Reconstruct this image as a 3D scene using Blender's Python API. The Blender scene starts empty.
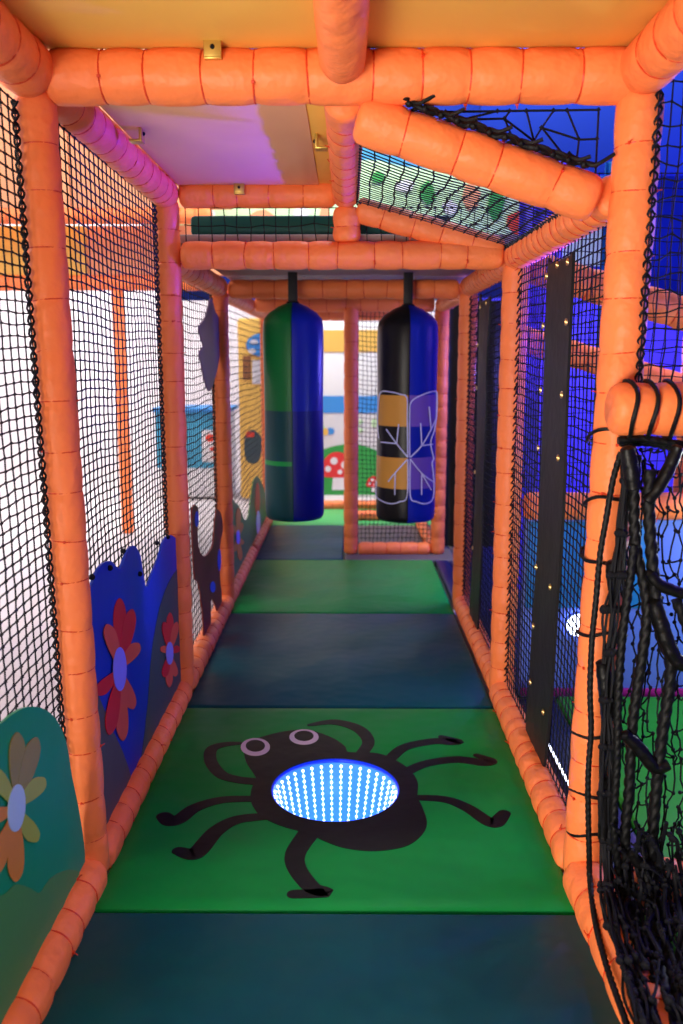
import bpy, bmesh, math, random
import numpy as np
from mathutils import Vector, Matrix
from mathutils.geometry import delaunay_2d_cdt

sc = bpy.context.scene
COL = sc.collection
PI = math.pi
rnd = random.Random(7)

# ------------------------------------------------------------------ camera
W, H, F = 683, 1024, 857.0
PITCH, YAW = math.radians(-10.06), math.radians(0.43)
CAM = Vector((0, 0, 1.25))
fwd = Vector((-math.sin(YAW) * math.cos(PITCH), math.cos(YAW) * math.cos(PITCH), math.sin(PITCH)))
rgt = Vector((math.cos(YAW), math.sin(YAW), 0))
upv = rgt.cross(fwd)
cd = bpy.data.cameras.new('camera')
cam = bpy.data.objects.new('camera', cd)
COL.objects.link(cam)
cam.location = CAM
cam.rotation_euler = (PI / 2 + PITCH, 0, YAW)
cd.sensor_fit = 'VERTICAL'
cd.sensor_height = 36
cd.lens = F / H * 36
cd.clip_start = 0.02
cd.dof.use_dof = True
cd.dof.focus_distance = 2.3
cd.dof.aperture_fstop = 3.2
sc.camera = cam


def ray(px, py):
    return fwd + rgt * ((px - W / 2) / F) + upv * ((H / 2 - py) / F)


def onX(px, py, X):
    d = ray(px, py)
    return CAM + d * ((X - CAM.x) / d.x)


def onY(px, py, Y):
    d = ray(px, py)
    return CAM + d * ((Y - CAM.y) / d.y)


def onZ(px, py, Z):
    d = ray(px, py)
    return CAM + d * ((Z - CAM.z) / d.z)


# ------------------------------------------------------------------ materials
MATS = {}


def lin(c):
    return tuple(((v / 255 / 12.92) if v / 255 <= 0.04045 else ((v / 255 + 0.055) / 1.055) ** 2.4) for v in c)


def mat(name, rgb, rough=0.5, var=0.12, nscale=9.0, bump=0.0, bscale=30.0, bdist=0.004, spec=0.22, emit=None, estr=0.0,
        metal=0.0, weave=0.0, trans=0.0, sheen=0.0):
    m = bpy.data.materials.new(name)
    m.use_nodes = True
    nt = m.node_tree
    b = nt.nodes['Principled BSDF']
    c = lin(rgb)
    tc = nt.nodes.new('ShaderNodeTexCoord')
    n = nt.nodes.new('ShaderNodeTexNoise')
    n.inputs['Scale'].default_value = nscale
    n.inputs['Detail'].default_value = 4
    nt.links.new(tc.outputs['Object'], n.inputs['Vector'])
    mx = nt.nodes.new('ShaderNodeMix')
    mx.data_type = 'RGBA'
    mx.inputs['A'].default_value = (*[v * (1 - var) for v in c], 1)
    mx.inputs['B'].default_value = (*[min(1, v * (1 + var)) for v in c], 1)
    nt.links.new(n.outputs['Fac'], mx.inputs['Factor'])
    nt.links.new(mx.outputs['Result'], b.inputs['Base Color'])
    b.inputs['Roughness'].default_value = rough
    b.inputs['Specular IOR Level'].default_value = spec
    b.inputs['Metallic'].default_value = metal
    if bump > 0:
        n2 = nt.nodes.new('ShaderNodeTexNoise')
        n2.inputs['Scale'].default_value = bscale
        n2.inputs['Detail'].default_value = 3
        nt.links.new(tc.outputs['Object'], n2.inputs['Vector'])
        bp = nt.nodes.new('ShaderNodeBump')
        bp.inputs['Strength'].default_value = bump
        bp.inputs['Distance'].default_value = bdist
        nt.links.new(n2.outputs['Fac'], bp.inputs['Height'])
        nt.links.new(bp.outputs['Normal'], b.inputs['Normal'])
    if emit is not None:
        b.inputs['Emission Color'].default_value = (*lin(emit), 1)
        b.inputs['Emission Strength'].default_value = estr
    MATS[name] = m
    return m


mat('orange', (251, 132, 72), 0.48, 0.05, 6, 0.7, 13, 0.02, spec=0.28)
mat('tie_red', (214, 62, 28), 0.4, 0.1)
mat('net_black', (12, 13, 20), 0.7, 0.3, 40)
mat('rope_black', (9, 9, 11), 0.55, 0.35, 60, 0.5, 180, 0.002)
mat('sleeve_black', (11, 10, 11), 0.42, 0.25, 20, 0.6, 35, 0.006)
mat('strip_black', (30, 29, 31), 0.5, 0.2, 12, 0.4, 14, 0.008)
mat('brass', (205, 170, 110), 0.3, 0.1, metal=0.9)
mat('deck_yellow', (250, 198, 92), 0.6, 0.05, 4, 0.1, 9, 0.004)
mat('deck_pale', (232, 172, 132), 0.55, 0.05, 3)
mat('deck_grey', (150, 140, 140), 0.6, 0.06, 3)
mat('mat_teal', (0, 76, 84), 0.45, 0.14, 3, 0.8, 2.4, 0.04, spec=.16)
mat('mat_green', (2, 136, 56), 0.45, 0.14, 3, 0.8, 2.4, 0.04, spec=.16)
mat('mat_lime', (70, 170, 90), 0.4, 0.1, 3, 0.4, 5, 0.012)
mat('mat_grey', (92, 84, 84), 0.5, 0.1, 3, 0.4, 5, 0.012)
mat('mat_navy', (10, 20, 70), 0.4, 0.1, 3, 0.4, 5, 0.012)
mat('mat_leaf', (40, 150, 30), 0.45, 0.1, 3, 0.4, 5, 0.012)
mat('print_black', (7, 7, 7), 0.42, 0.2, 6, 0.5, 6, 0.012, spec=.25)
mat('print_white', (205, 190, 215), 0.45, 0.04)
mat('bag_green', (14, 112, 52), 0.38, 0.1, 4, 0.3, 6, 0.01)
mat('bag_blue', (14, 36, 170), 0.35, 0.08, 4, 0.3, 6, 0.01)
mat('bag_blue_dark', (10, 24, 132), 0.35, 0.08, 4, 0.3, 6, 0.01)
mat('bag_teal', (8, 66, 70), 0.4, 0.1, 4, 0.3, 6, 0.01)
mat('bag_lime', (20, 150, 66), 0.4, 0.1)
mat('bag_black', (20, 19, 22), 0.35, 0.1, 4, 0.3, 6, 0.01)
mat('bag_gold', (208, 150, 62), 0.45, 0.06, 4)
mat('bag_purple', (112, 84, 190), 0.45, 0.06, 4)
mat('wing_line', (205, 212, 255), 0.45, 0.05)
mat('hill_green', (6, 146, 100), 0.5, 0.08, 3, 0.2, 6, 0.01)
mat('hill_light', (70, 140, 78), 0.5, 0.08, 3, 0.2, 6, 0.01)
mat('petal_olive', (158, 176, 66), 0.5, 0.1)
mat('petal_tan', (142, 136, 72), 0.5, 0.1)
mat('petal_amber', (206, 134, 56), 0.5, 0.1)
mat('eye_sky', (170, 205, 235), 0.5, 0.05)
mat('bush_blue', (8, 50, 168), 0.45, 0.12, 3, 0.2, 6, 0.01)
mat('hill_slate', (62, 78, 80), 0.5, 0.15, 3, 0.2, 6, 0.01)
mat('hill_ash', (84, 84, 80), 0.5, 0.15, 3, 0.2, 6, 0.01)
mat('petal_red', (205, 36, 48), 0.5, 0.1)
mat('petal_coral', (218, 92, 66), 0.5, 0.1)
mat('eye_lilac', (142, 140, 240), 0.5, 0.05)
mat('animal_brown', (120, 48, 44), 0.5, 0.15, 5)
mat('spot_blue', (30, 90, 225), 0.5, 0.1)
mat('cloud_purple', (112, 92, 116), 0.5, 0.12, 3)
mat('moss', (92, 132, 70), 0.5, 0.12, 4)
mat('white_print', (225, 225, 220), 0.5, 0.04)
mat('hall_white', (228, 221, 222), 0.7, 0.03, 1.5)
mat('hall_floor', (206, 196, 194), 0.45, 0.05, 1.2)
mat('navy_ceiling', (24, 60, 150), 0.8, 0.1, 1)
mat('violet_wall', (104, 96, 230), 0.7, 0.2, 1.6)
mat('sky_panel', (96, 128, 226), 0.5, 0.1, 2)
mat('teal_panel', (34, 120, 190), 0.5, 0.1, 2)
mat('magenta', (150, 30, 120), 0.5, 0.1)
mat('teal_counter', (74, 158, 186), 0.5, 0.08, 3)
mat('red_print', (222, 70, 48), 0.5, 0.05)
mat('sun_yellow', (236, 190, 92), 0.55, 0.06, 3)
mat('sky_blue', (72, 150, 216), 0.55, 0.06, 3)
mat('grass_green', (60, 160, 74), 0.55, 0.15, 4)
mat('toad_red', (222, 62, 60), 0.5, 0.05)
mat('mint', (196, 232, 176), 0.6, 0.12, 4)
mat('peach', (232, 158, 112), 0.6, 0.06, 3)
mat('aqua', (70, 150, 190), 0.6, 0.1, 3)
mat('deep_blue', (10, 48, 150), 0.7, 0.1, 2)
mat('pine_green', (10, 74, 66), 0.5, 0.1, 4, 0.3, 10, 0.006)
mat('brown_print', (150, 100, 62), 0.55, 0.1, 4)
mat('led_white', (255, 255, 255), 0.3, 0, emit=(205, 226, 255), estr=3.2)
mat('led_wall', (60, 120, 240), 0.25, 0, emit=(52, 116, 255), estr=0.85)
mat('led_bottom', (60, 130, 250), 0.25, 0, emit=(60, 140, 255), estr=1.1)
mat('led_rim', (20, 60, 200), 0.3, 0, emit=(8, 30, 220), estr=0.5)
mat('lamp_white', (255, 255, 255), 0.3, 0, emit=(225, 235, 255), estr=6.0)
mat('steel', (196, 164, 84), 0.35, 0.1, metal=0.7)


# ------------------------------------------------------------------ mesh building
class G:
    def __init__(self):
        self.v, self.f, self.m = [], [], []

    def add(self, vs, fs, mi=0):
        b = len(self.v)
        self.v.extend([tuple(p) for p in vs])
        for f in fs:
            self.f.append(tuple(b + i for i in f))
            self.m.append(mi)

    def sweep(self, pts, rad, n=8, mi=0, caps=True, closed=False, lobes=0, pitch=0.05, lobe=0.22):
        """tube along pts; rad float or list; lobes > 0 gives twisted strands"""
        pts = [Vector(p) for p in pts]
        N = len(pts)
        tang = []
        for i in range(N):
            if closed:
                t = pts[(i + 1) % N] - pts[i - 1]
            else:
                t = pts[min(i + 1, N - 1)] - pts[max(i - 1, 0)]
            tang.append(t.normalized() if t.length > 1e-9 else Vector((0, 0, 1)))
        a = Vector((0, 0, 1)) if abs(tang[0].z) < 0.9 else Vector((1, 0, 0))
        nrm = (a - tang[0] * a.dot(tang[0])).normalized()
        vs, fs = [], []
        s = 0
        for i in range(N):
            if i:
                s += (pts[i] - pts[i - 1]).length
                nrm = (nrm - tang[i] * nrm.dot(tang[i])).normalized()
            bn = tang[i].cross(nrm)
            r = rad[i] if isinstance(rad, (list, tuple)) else rad
            for k in range(n):
                th = 2 * PI * k / n
                rr = r
                if lobes:
                    rr = r * (1 - lobe + lobe * abs(math.cos(lobes * (th - 2 * PI * s / pitch) / 2)) * 1.4)
                vs.append(pts[i] + nrm * (rr * math.cos(th)) + bn * (rr * math.sin(th)))
        M = N if closed else N - 1
        for i in range(M):
            j = (i + 1) % N
            for k in range(n):
                k2 = (k + 1) % n
                fs.append((i * n + k, i * n + k2, j * n + k2, j * n + k))
        if caps and not closed:
            fs.append(tuple(range(n - 1, -1, -1)))
            fs.append(tuple((N - 1) * n + k for k in range(n)))
        self.add(vs, fs, mi)
        return self

    def prism(self, poly, off, mi=0):
        """closed polygon (3-D, planar-ish, may be concave) thickened along off"""
        off = Vector(off)
        poly = [Vector(p) for p in poly]
        nz = off.normalized()
        ax = Vector((0, 0, 1)) if abs(nz.z) < 0.9 else Vector((0, 1, 0))
        ux = (ax - nz * nz.dot(ax)).normalized()
        uy = nz.cross(ux)
        o = poly[0]
        p2 = [Vector(((p - o).dot(ux), (p - o).dot(uy))) for p in poly]
        n = len(poly)
        res = delaunay_2d_cdt(p2, [], [list(range(n))], 1, 1e-7)
        cv = [o + ux * q.x + uy * q.y for q in res[0]]
        tris = [tuple(t) for t in res[2]]
        m_ = len(cv)
        self.add(cv + [p + off for p in cv], [tuple(t) for t in tris] + [tuple(i + m_ for i in reversed(t)) for t in tris] +
                 self.border(tris, m_), mi)
        return self

    @staticmethod
    def border(tris, m_):
        cnt = {}
        for t in tris:
            for i in range(3):
                a, b = t[i], t[(i + 1) % 3]
                cnt[(a, b)] = cnt.get((a, b), 0) + 1
        return [(b, a, a + m_, b + m_) for (a, b) in cnt if (b, a) not in cnt]

    def rbox(self, lo, hi, bev=0.008, mi=0, seg=2):
        lo, hi = Vector(lo), Vector(hi)
        bm = bmesh.new()
        bmesh.ops.create_cube(bm, size=1)
        for v in bm.verts:
            v.co = Vector([(lo[i] + hi[i]) / 2 + v.co[i] * (hi[i] - lo[i]) for i in range(3)])
        if bev > 0:
            bmesh.ops.bevel(bm, geom=bm.edges[:], offset=bev, segments=seg, affect='EDGES', profile=0.5)
        bm.verts.index_update()
        self.add([v.co.copy() for v in bm.verts], [tuple(v.index for v in f.verts) for f in bm.faces], mi)
        bm.free()
        return self

    def ball(self, c, r, n=8, m=6, mi=0, sc_=(1, 1, 1)):
        c = Vector(c)
        vs = [c + Vector((0, 0, r * sc_[2]))]
        for i in range(1, m):
            ph = PI * i / m
            for k in range(n):
                th = 2 * PI * k / n
                vs.append(c + Vector((r * sc_[0] * math.sin(ph) * math.cos(th), r * sc_[1] * math.sin(ph) * math.sin(th),
                                      r * sc_[2] * math.cos(ph))))
        vs.append(c - Vector((0, 0, r * sc_[2])))
        fs = []
        for k in range(n):
            fs.append((0, 1 + k, 1 + (k + 1) % n))
        for i in range(m - 2):
            for k in range(n):
                a, b = 1 + i * n + k, 1 + i * n + (k + 1) % n
                fs.append((a, a + n, b + n, b))
        L = len(vs) - 1
        o = 1 + (m - 2) * n
        for k in range(n):
            fs.append((L, o + (k + 1) % n, o + k))
        self.add(vs, fs, mi)
        return self

    def build(self, name, mats, parent=None, smooth=True, origin=None, recalc=True):
        if isinstance(mats, str):
            mats = [mats]
        me = bpy.data.meshes.new(name)
        vs = self.v
        o = Vector((0, 0, 0))
        if origin is not None:
            o = Vector(origin)
        elif parent is not None:
            o = Vector(parent.get('_o', (0, 0, 0)))
        vs = [(p[0] - o.x, p[1] - o.y, p[2] - o.z) for p in vs]
        me.from_pydata(vs, [], self.f)
        for m in mats:
            me.materials.append(MATS[m])
        me.polygons.foreach_set('material_index', self.m)
        me.polygons.foreach_set('use_smooth', [smooth] * len(self.f))
        if recalc:
            bm = bmesh.new()
            bm.from_mesh(me)
            bmesh.ops.recalc_face_normals(bm, faces=bm.faces[:])
            bm.to_mesh(me)
            bm.free()
        if smooth:
            me.set_sharp_from_angle(angle=math.radians(42))
        ob = bpy.data.objects.new(name, me)
        COL.objects.link(ob)
        if parent is not None:
            ob.parent = parent
            ob['_o'] = tuple(o)
        else:
            ob.location = o
            ob['_o'] = tuple(o)
        return ob


def tag(o, label, cat, group=None):
    o['label'] = label
    o['category'] = cat
    o['kind'] = 'thing'
    if group:
        o['group'] = group
    return o


def empty(name, loc, label, cat, group=None):
    o = bpy.data.objects.new(name, None)
    o.empty_display_size = 0.05
    COL.objects.link(o)
    o.location = loc
    o['_o'] = tuple(loc)
    return tag(o, label, cat, group)


def struct(o):
    o['kind'] = 'structure'
    return o


def crom(pts, n=8, closed=False):
    pts = [Vector(p) for p in pts]
    N = len(pts)
    out = []
    R = N if closed else N - 1
    for i in range(R):
        if closed:
            p0, p1, p2, p3 = pts[i - 1], pts[i], pts[(i + 1) % N], pts[(i + 2) % N]
        else:
            p0, p1, p2, p3 = pts[max(i - 1, 0)], pts[i], pts[i + 1], pts[min(i + 2, N - 1)]
        for k in range(n):
            t = k / n
            out.append(0.5 * ((2 * p1) + (p2 - p0) * t + (2 * p0 - 5 * p1 + 4 * p2 - p3) * t * t +
                              (3 * p1 - p0 - 3 * p2 + p3) * t ** 3))
    if not closed:
        out.append(pts[-1])
    return out


def resample(pts, step):
    out = [pts[0]]
    acc = 0
    for a, b in zip(pts, pts[1:]):
        L = (b - a).length
        while acc + L >= step:
            t = (step - acc) / L
            a = a + (b - a) * t
            out.append(a)
            L = (b - a).length
            acc = 0
        acc += L
    out.append(pts[-1])
    return out


def px2(pts):
    return [Vector((p[0], p[1], 0)) for p in pts]


# ------------------------------------------------------------------ padded tubes
def tie_mesh():
    g = G()
    pts = [Vector((math.cos(2 * PI * k / 28), math.sin(2 * PI * k / 28), 0)) for k in range(28)]
    g.sweep(pts, 0.042, 5, closed=True)
    g.rbox((0.98, -0.06, -0.07), (1.1, 0.06, 0.07), 0.01, seg=1)
    g.sweep([Vector((1.05, 0.02, 0)), Vector((1.17, 0.08, 0.03)), Vector((1.26, 0.2, 0.05))], 0.03, 4)
    ob = g.build('cable_tie', 'tie_red')
    me = ob.data
    bpy.data.objects.remove(ob)
    return me


TIE = tie_mesh()


def pad(name, a, b, r, label, cat, group=None, step=0.11, pinch=0.05, cap=True, material='orange'):
    a, b = Vector(a), Vector(b)
    d = b - a
    L = d.length
    z = d.normalized()
    n = max(2, round(L / step))
    rr = random.Random(hash((round(a.x, 2), round(a.y, 2), round(b.z, 2), round(b.x, 2))) & 0xffff)
    cuts = [0.0] + [L * (i + rr.uniform(-0.14, 0.14)) / n for i in range(1, n)] + [L]
    SEG = 22
    prof = []
    ph = rr.uniform(0, 6)
    for i in range(n):
        s0, s1 = cuts[i], cuts[i + 1]
        for t in (0.0, 0.05, 0.12, 0.25, 0.42, 0.6, 0.78, 0.9, 0.96):
            e = min(t, 1 - t)
            rad = r * (1 + 0.035 * math.sin(PI * t) - pinch * math.exp(-(e * (s1 - s0) / 0.013) ** 2))
            prof.append((s0 + (s1 - s0) * t, rad, math.exp(-e / 0.18), i))
    prof.append((L, r * 0.95, 1, n))
    rot = z.to_track_quat('Z', 'Y').to_matrix()
    g = G()
    vs, fs = [], []
    for (s, rad, wr, i) in prof:
        e = min(s, L - s)
        if cap and e < 0.02:
            rad *= 0.72 + 0.28 * math.sqrt(max(0, 1 - (1 - e / 0.02) ** 2))
        for k in range(SEG):
            th = 2 * PI * k / SEG
            q = rad * (1 + 0.026 * wr * math.sin(8 * th + ph + i * 1.7) * math.sin(3 * th + i) + 0.012 * math.sin(2 * th + i * 2.3 + ph))
            vs.append(rot @ Vector((q * math.cos(th), q * math.sin(th), s)))
    NR = len(prof)
    for i in range(NR - 1):
        for k in range(SEG):
            k2 = (k + 1) % SEG
            fs.append((i * SEG + k, i * SEG + k2, (i + 1) * SEG + k2, (i + 1) * SEG + k))
    fs.append(tuple(range(SEG - 1, -1, -1)))
    fs.append(tuple((NR - 1) * SEG + k for k in range(SEG)))
    g.add([v + a for v in vs], fs)
    ob = g.build(name, material, origin=a)
    ob.data.set_sharp_from_angle(angle=math.radians(70))
    tag(ob, label, cat, group)
    for i in range(1, n):
        t = bpy.data.objects.new('cable_tie', TIE)
        COL.objects.link(t)
        t.parent = ob
        m = rot.to_4x4() @ Matrix.Rotation(rr.uniform(0, 6.28), 4, 'Z') @ Matrix.Rotation(rr.gauss(0, 0.06), 4, 'X')
        t.matrix_local = Matrix.Translation(z * cuts[i]) @ m @ Matrix.Scale(r * 0.945, 4)
    return ob


XL, XR = -0.632, 0.588
Y1, Y2, Y3, Y4, Y5 = 1.93, 3.11, 4.31, 5.5, 6.7
ZT, ZL = 1.815, 1.60          # upper and lower roof beams
R = 0.046
RB = 0.052
GL = 'padded posts of the left net wall'
GR = 'padded posts of the right net wall'
post = lambda x, y, z0, z1, lab, grp, r=R, lean=0.0: pad('padded_post', (x, y, z0), (x + lean, y, z1), r, lab, 'padded post', grp, step=0.105, pinch=0.032)
beam = lambda a, b, lab, grp=None, r=RB, step=0.115: pad('padded_beam', a, b, r, lab, 'padded beam', grp, step=step)

ZF = 0.0
post(XL, Y1, ZF, ZT - .01, 'nearest orange padded post on the left, beside the blue bush panel', GL, 0.042, lean=-.03)
post(XL, Y2, ZF, ZT - .02, 'orange padded post between the blue bush panel and the brown animal panel', GL, 0.044)
post(XL, Y3, ZF, ZL - .02, 'orange padded post on the left just behind the brown animal panel', GL, 0.044)
post(XL, Y5, ZF, ZL - .02, 'farthest orange padded post on the left, behind the green hanging bag', GL, 0.042)
post(XR - .008, Y1, ZF, ZT - .01, 'nearest orange padded post on the right, lashed with black rope', GR, 0.048, lean=.034)
post(XR, Y2, ZF, ZL - .02, 'second orange padded post on the right, between the two black strips', GR)
post(XR, Y3, ZF, ZL - .02, 'third orange padded post on the right, at the end of the right base beam', GR, 0.044)
post(0.02, Y4, ZF, ZL - .02, 'orange padded post standing between the two hanging bags', 'rear padded posts', 0.045)
post(XR + 0.0, Y4, ZF, ZL - .02, 'orange padded post right behind the black and gold hanging bag', 'rear padded posts', 0.045)

# roof frame
GB = 'cross beams of the roof frame'
beam((XL - 0.0, Y1, ZT + .02), (XR + 0.01, Y1, ZT + .02), 'thick orange cross beam nearest the camera, under the yellow deck', GB, 0.054)
beam((XL + 0.05, Y2, ZT), (-0.045, Y2, ZT), 'upper orange cross beam at the far edge of the pale deck', GB, 0.045)
beam((XL + 0.05, Y2, ZL + 0.01), (XR - 0.05, Y2, ZL + 0.01), 'long orange cross beam under the dark green pad', GB, 0.047)
beam((XL + 0.05, Y3, ZL - 0.01), (XR - 0.05, Y3, ZL - 0.01), 'orange cross beam just behind the two bag straps', GB, 0.045)
beam((XL + 0.05, Y4, ZL - 0.01), (XR - 0.05, Y4, ZL - 0.01), 'orange cross beam over the post between the bags', GB, 0.045)
beam((XL + 0.05, Y5, ZL - 0.01), (XR - 0.05, Y5, ZL - 0.01), 'farthest orange cross beam at the corridor end', GB, 0.045)
post(-0.005, Y2, ZL + 0.055, ZT - 0.045, 'short orange stub post joining two cross beams in mid roof', None, 0.047)
GS = 'long beams of the roof frame'
beam((XL - .03, 0.55, ZT + 0.025), (XL - .028, Y1 - 0.02, ZT + 0.025), 'orange and violet-lit roof beam at the upper left corner', GS, 0.056, 0.1)
beam((XL - .02, Y1 + 0.05, ZT + .015), (XL, Y2, ZT), 'violet-lit roof beam along the left edge of the pale deck', GS, 0.05, 0.095)
beam((XL, Y2 + 0.05, ZL), (XL, Y3, ZL), 'violet-lit roof beam over the purple cloud panel', GS, 0.047)
beam((XL, Y3 + 0.05, ZL - 0.01), (XL, Y4, ZL - 0.01), 'rear left roof beam above the green hanging bag', GS, 0.045)
beam((XL, Y4 + 0.05, ZL - 0.01), (XL, Y5, ZL - 0.01), 'last roof beam on the left, near the corridor end', GS, 0.045)
beam((XR + .015, 0.55, ZT + 0.025), (XR + .02, Y1 - 0.02, ZT + 0.025), 'orange roof beam at the upper right corner', GS, 0.054, 0.105)
beam((XR, Y1 + 0.04, ZL + 0.005), (XR, Y2 - 0.0, ZL + 0.005), 'orange roof beam along the lower edge of the sloping net', GS, 0.047, 0.075)
beam((XR, Y2 + 0.05, ZL), (XR, Y3, ZL), 'orange roof beam over the farther black strip', GS, 0.046, 0.085)
beam((XR, Y3 + 0.05, ZL - 0.01), (XR, Y4, ZL - 0.01), 'rear right roof beam behind the black bag', GS, 0.045)
beam((-0.012, 0.6, ZT + 0.03), (-0.012, Y1 - 0.06, ZT + 0.03), 'smooth orange beam running overhead along the centre', GS, 0.047, 0.5)
beam((-0.008, Y1 + 0.06, ZT - 0.005), (-0.008, Y2 + 0.02, ZT - 0.005), 'orange centre beam lit violet on its right side', GS, 0.045, 0.13)
GSL = 'sloping padded beams under the net ramp'
beam((0.02, Y1 + 0.03, 1.763), (XR - 0.05, Y1 + 0.03, 1.592), 'nearer sloping orange beam with frayed black lashing on top', GSL, 0.05, 0.1)
beam((0.03, Y2, 1.765), (XR - 0.05, Y2, 1.625), 'farther sloping orange beam below the blue net', GSL, 0.043, 0.1)
# base frame
GBB = 'padded beams along the floor'
beam((XL, 0.75, 0.012), (XL, Y1 - 0.02, 0.012), 'orange base beam below the green hill panel', GBB, 0.05, 0.1)
beam((XL, Y1 + 0.03, 0.012), (XL, Y2 - 0.02, 0.012), 'orange base beam below the blue bush panel', GBB, 0.045, 0.1)
beam((XL, Y2 + 0.03, 0.012), (XL, Y3 - 0.02, 0.012), 'orange base beam below the brown animal panel', GBB, 0.045, 0.1)
beam((XL, Y3 + 0.03, 0.012), (XL, Y4 - 0.02, 0.012), 'orange base beam below the mossy green panel', GBB, 0.043, 0.1)
beam((XL, Y4 + 0.03, 0.012), (XL, Y5, 0.012), 'orange base beam at the far left, beyond the hanging bags', GBB, 0.043, 0.1)
beam((XR - .01, 0.75, 0.012), (XR - .014, Y1 - 0.02, 0.012), 'orange base beam at the lower right under black ropes', GBB, 0.054, 0.12)
beam((XR - .016, Y1 + 0.03, 0.012), (XR - .006, Y2 - 0.02, 0.012), 'orange base beam right of the green spider mat', GBB, 0.047, 0.085)
beam((XR, Y2 + 0.03, 0.012), (XR, Y3 - 0.02, 0.012), 'orange base beam along the right of the farther dark mat', GBB, 0.045, 0.09)
beam((0.07, Y4, 0.03), (XR - 0.05, Y4, 0.03), 'low orange beam on the floor below the black and gold bag', GBB, 0.043, 0.1)
beam((0.02, Y5, 0.03), (XR - 0.03, Y5, 0.03), 'second low orange beam behind the black and gold bag', GBB, 0.043, 0.1)
beam((XR - 0.03, Y4 + 0.05, 0.03), (XR - 0.03, Y5 - 0.05, 0.03), 'short low beam joining the two floor beams at the rear right', GBB, 0.04, 0.09)
beam((XL, 7.25, 0.02), (0.9, 7.25, 0.02), 'low orange beam in front of the mushroom mural', GBB, 0.045, 0.1)
# right hand bay
beam((XR - 0.035, Y1 - 0.105, 1.148), (1.75, Y1 - 0.095, 1.148), 'orange crossbar at mid height with the rope web hung below', None, 0.055, 0.095)
beam((XR + 0.06, Y1 - 0.06, 0.02), (1.9, Y1 - 0.06, 0.02), 'orange floor beam behind the black rope web', None, 0.055, 0.12)
GV = 'padded beams of the violet-lit bay'
beam((0.68, 3.35, 1.6), (2.3, 3.35, 1.12), 'upper sloping beam in the violet-lit bay behind the right net', GV, 0.06)
beam((0.68, 3.75, 1.36), (2.4, 3.75, 0.85), 'lower sloping beam in the violet-lit bay behind the right net', GV, 0.055)
beam((0.65, 3.12, 0.72), (2.4, 3.12, 0.72), 'level beam on top of the sky blue panel in the right bay', GV, 0.05)
post(1.55, 3.9, -0.03, 1.9, 'padded post standing deep in the violet-lit bay', None, 0.055)

# ------------------------------------------------------------------ decks overhead
def deck(lo, hi, m, label, inset=None, im=None):
    g = G().rbox(lo, hi, 0.006)
    o = g.build('play_deck', m, origin=((lo[0] + hi[0]) / 2, (lo[1] + hi[1]) / 2, lo[2]))
    tag(o, label, 'deck panel', 'deck panels overhead')
    if inset:
        x0, y0, x1, y1 = inset
        G().rbox((x0, y0, lo[2] - 0.004), (x1, y1, lo[2] + 0.002), 0.0015).build('pale_board', im, o)
    return o


dy = deck((XL - 0.02, -0.6, 1.885), (XR + 0.03, Y1 - 0.01, 1.93), 'deck_yellow', 'yellow deck underside at the top of the picture')
deck((XL + 0.04, Y1 + 0.02, 1.842), (-0.03, Y2 + 0.05, 1.88), 'deck_yellow', 'pale deck board with yellow margin behind the front cross beam',
     (XL + 0.05, Y1 + 0.05, -0.10, Y2 - 0.02), 'deck_pale')
deck((XL + 0.02, Y2 + 0.06, 1.655), (XR + 0.02, Y3 + 0.05, 1.69), 'deck_grey', 'grey deck underside above the bag straps')
deck((XL + 0.02, Y3 + 0.07, 1.655), (XR + 0.02, Y5 + 0.05, 1.69), 'deck_grey', 'rear grey deck underside beyond the bags')
# dark green pad on the deck edge
g = G().rbox((XL + 0.06, Y2 + 0.12, 1.692), (0.37, Y2 + 0.2, 1.765), 0.015)
tag(g.build('edge_pad', 'pine_green', origin=(0, Y2 + 0.16, 1.692)), 'dark green padded strip lying on the deck behind the roof net', 'padding')


def clip(p, rz, label):
    p = Vector(p)
    g = G()
    g.rbox((-0.018, -0.004, -0.03), (0.018, 0.004, 0.006), 0.002)
    g.rbox((-0.018, -0.004, -0.034), (0.018, 0.03, -0.028), 0.002)
    g.v = [tuple(Matrix.Rotation(rz, 3, 'Z') @ Vector(v) + p) for v in g.v]
    o = g.build('deck_clip', 'steel', origin=p)
    G().ball(p + Matrix.Rotation(rz, 3, 'Z') @ Vector((0, -0.005, -0.012)), 0.005).build('screw', 'net_black', o)
    return tag(o, label, 'bracket', 'small metal deck clips')


clip((-0.275, Y1 - 0.06, 1.885), 0, 'yellowish metal clip under the front deck above the cross beam')
clip((-0.535, Y1 + 0.42, 1.838), PI / 2, 'small metal clip at the left edge of the pale deck')
clip((-0.085, Y1 + 0.5, 1.838), -PI / 2, 'small metal clip at the right edge of the pale deck')
clip((-0.37, Y2 - 0.06, 1.838), 0, 'small metal clip at the far edge of the pale deck')


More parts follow.
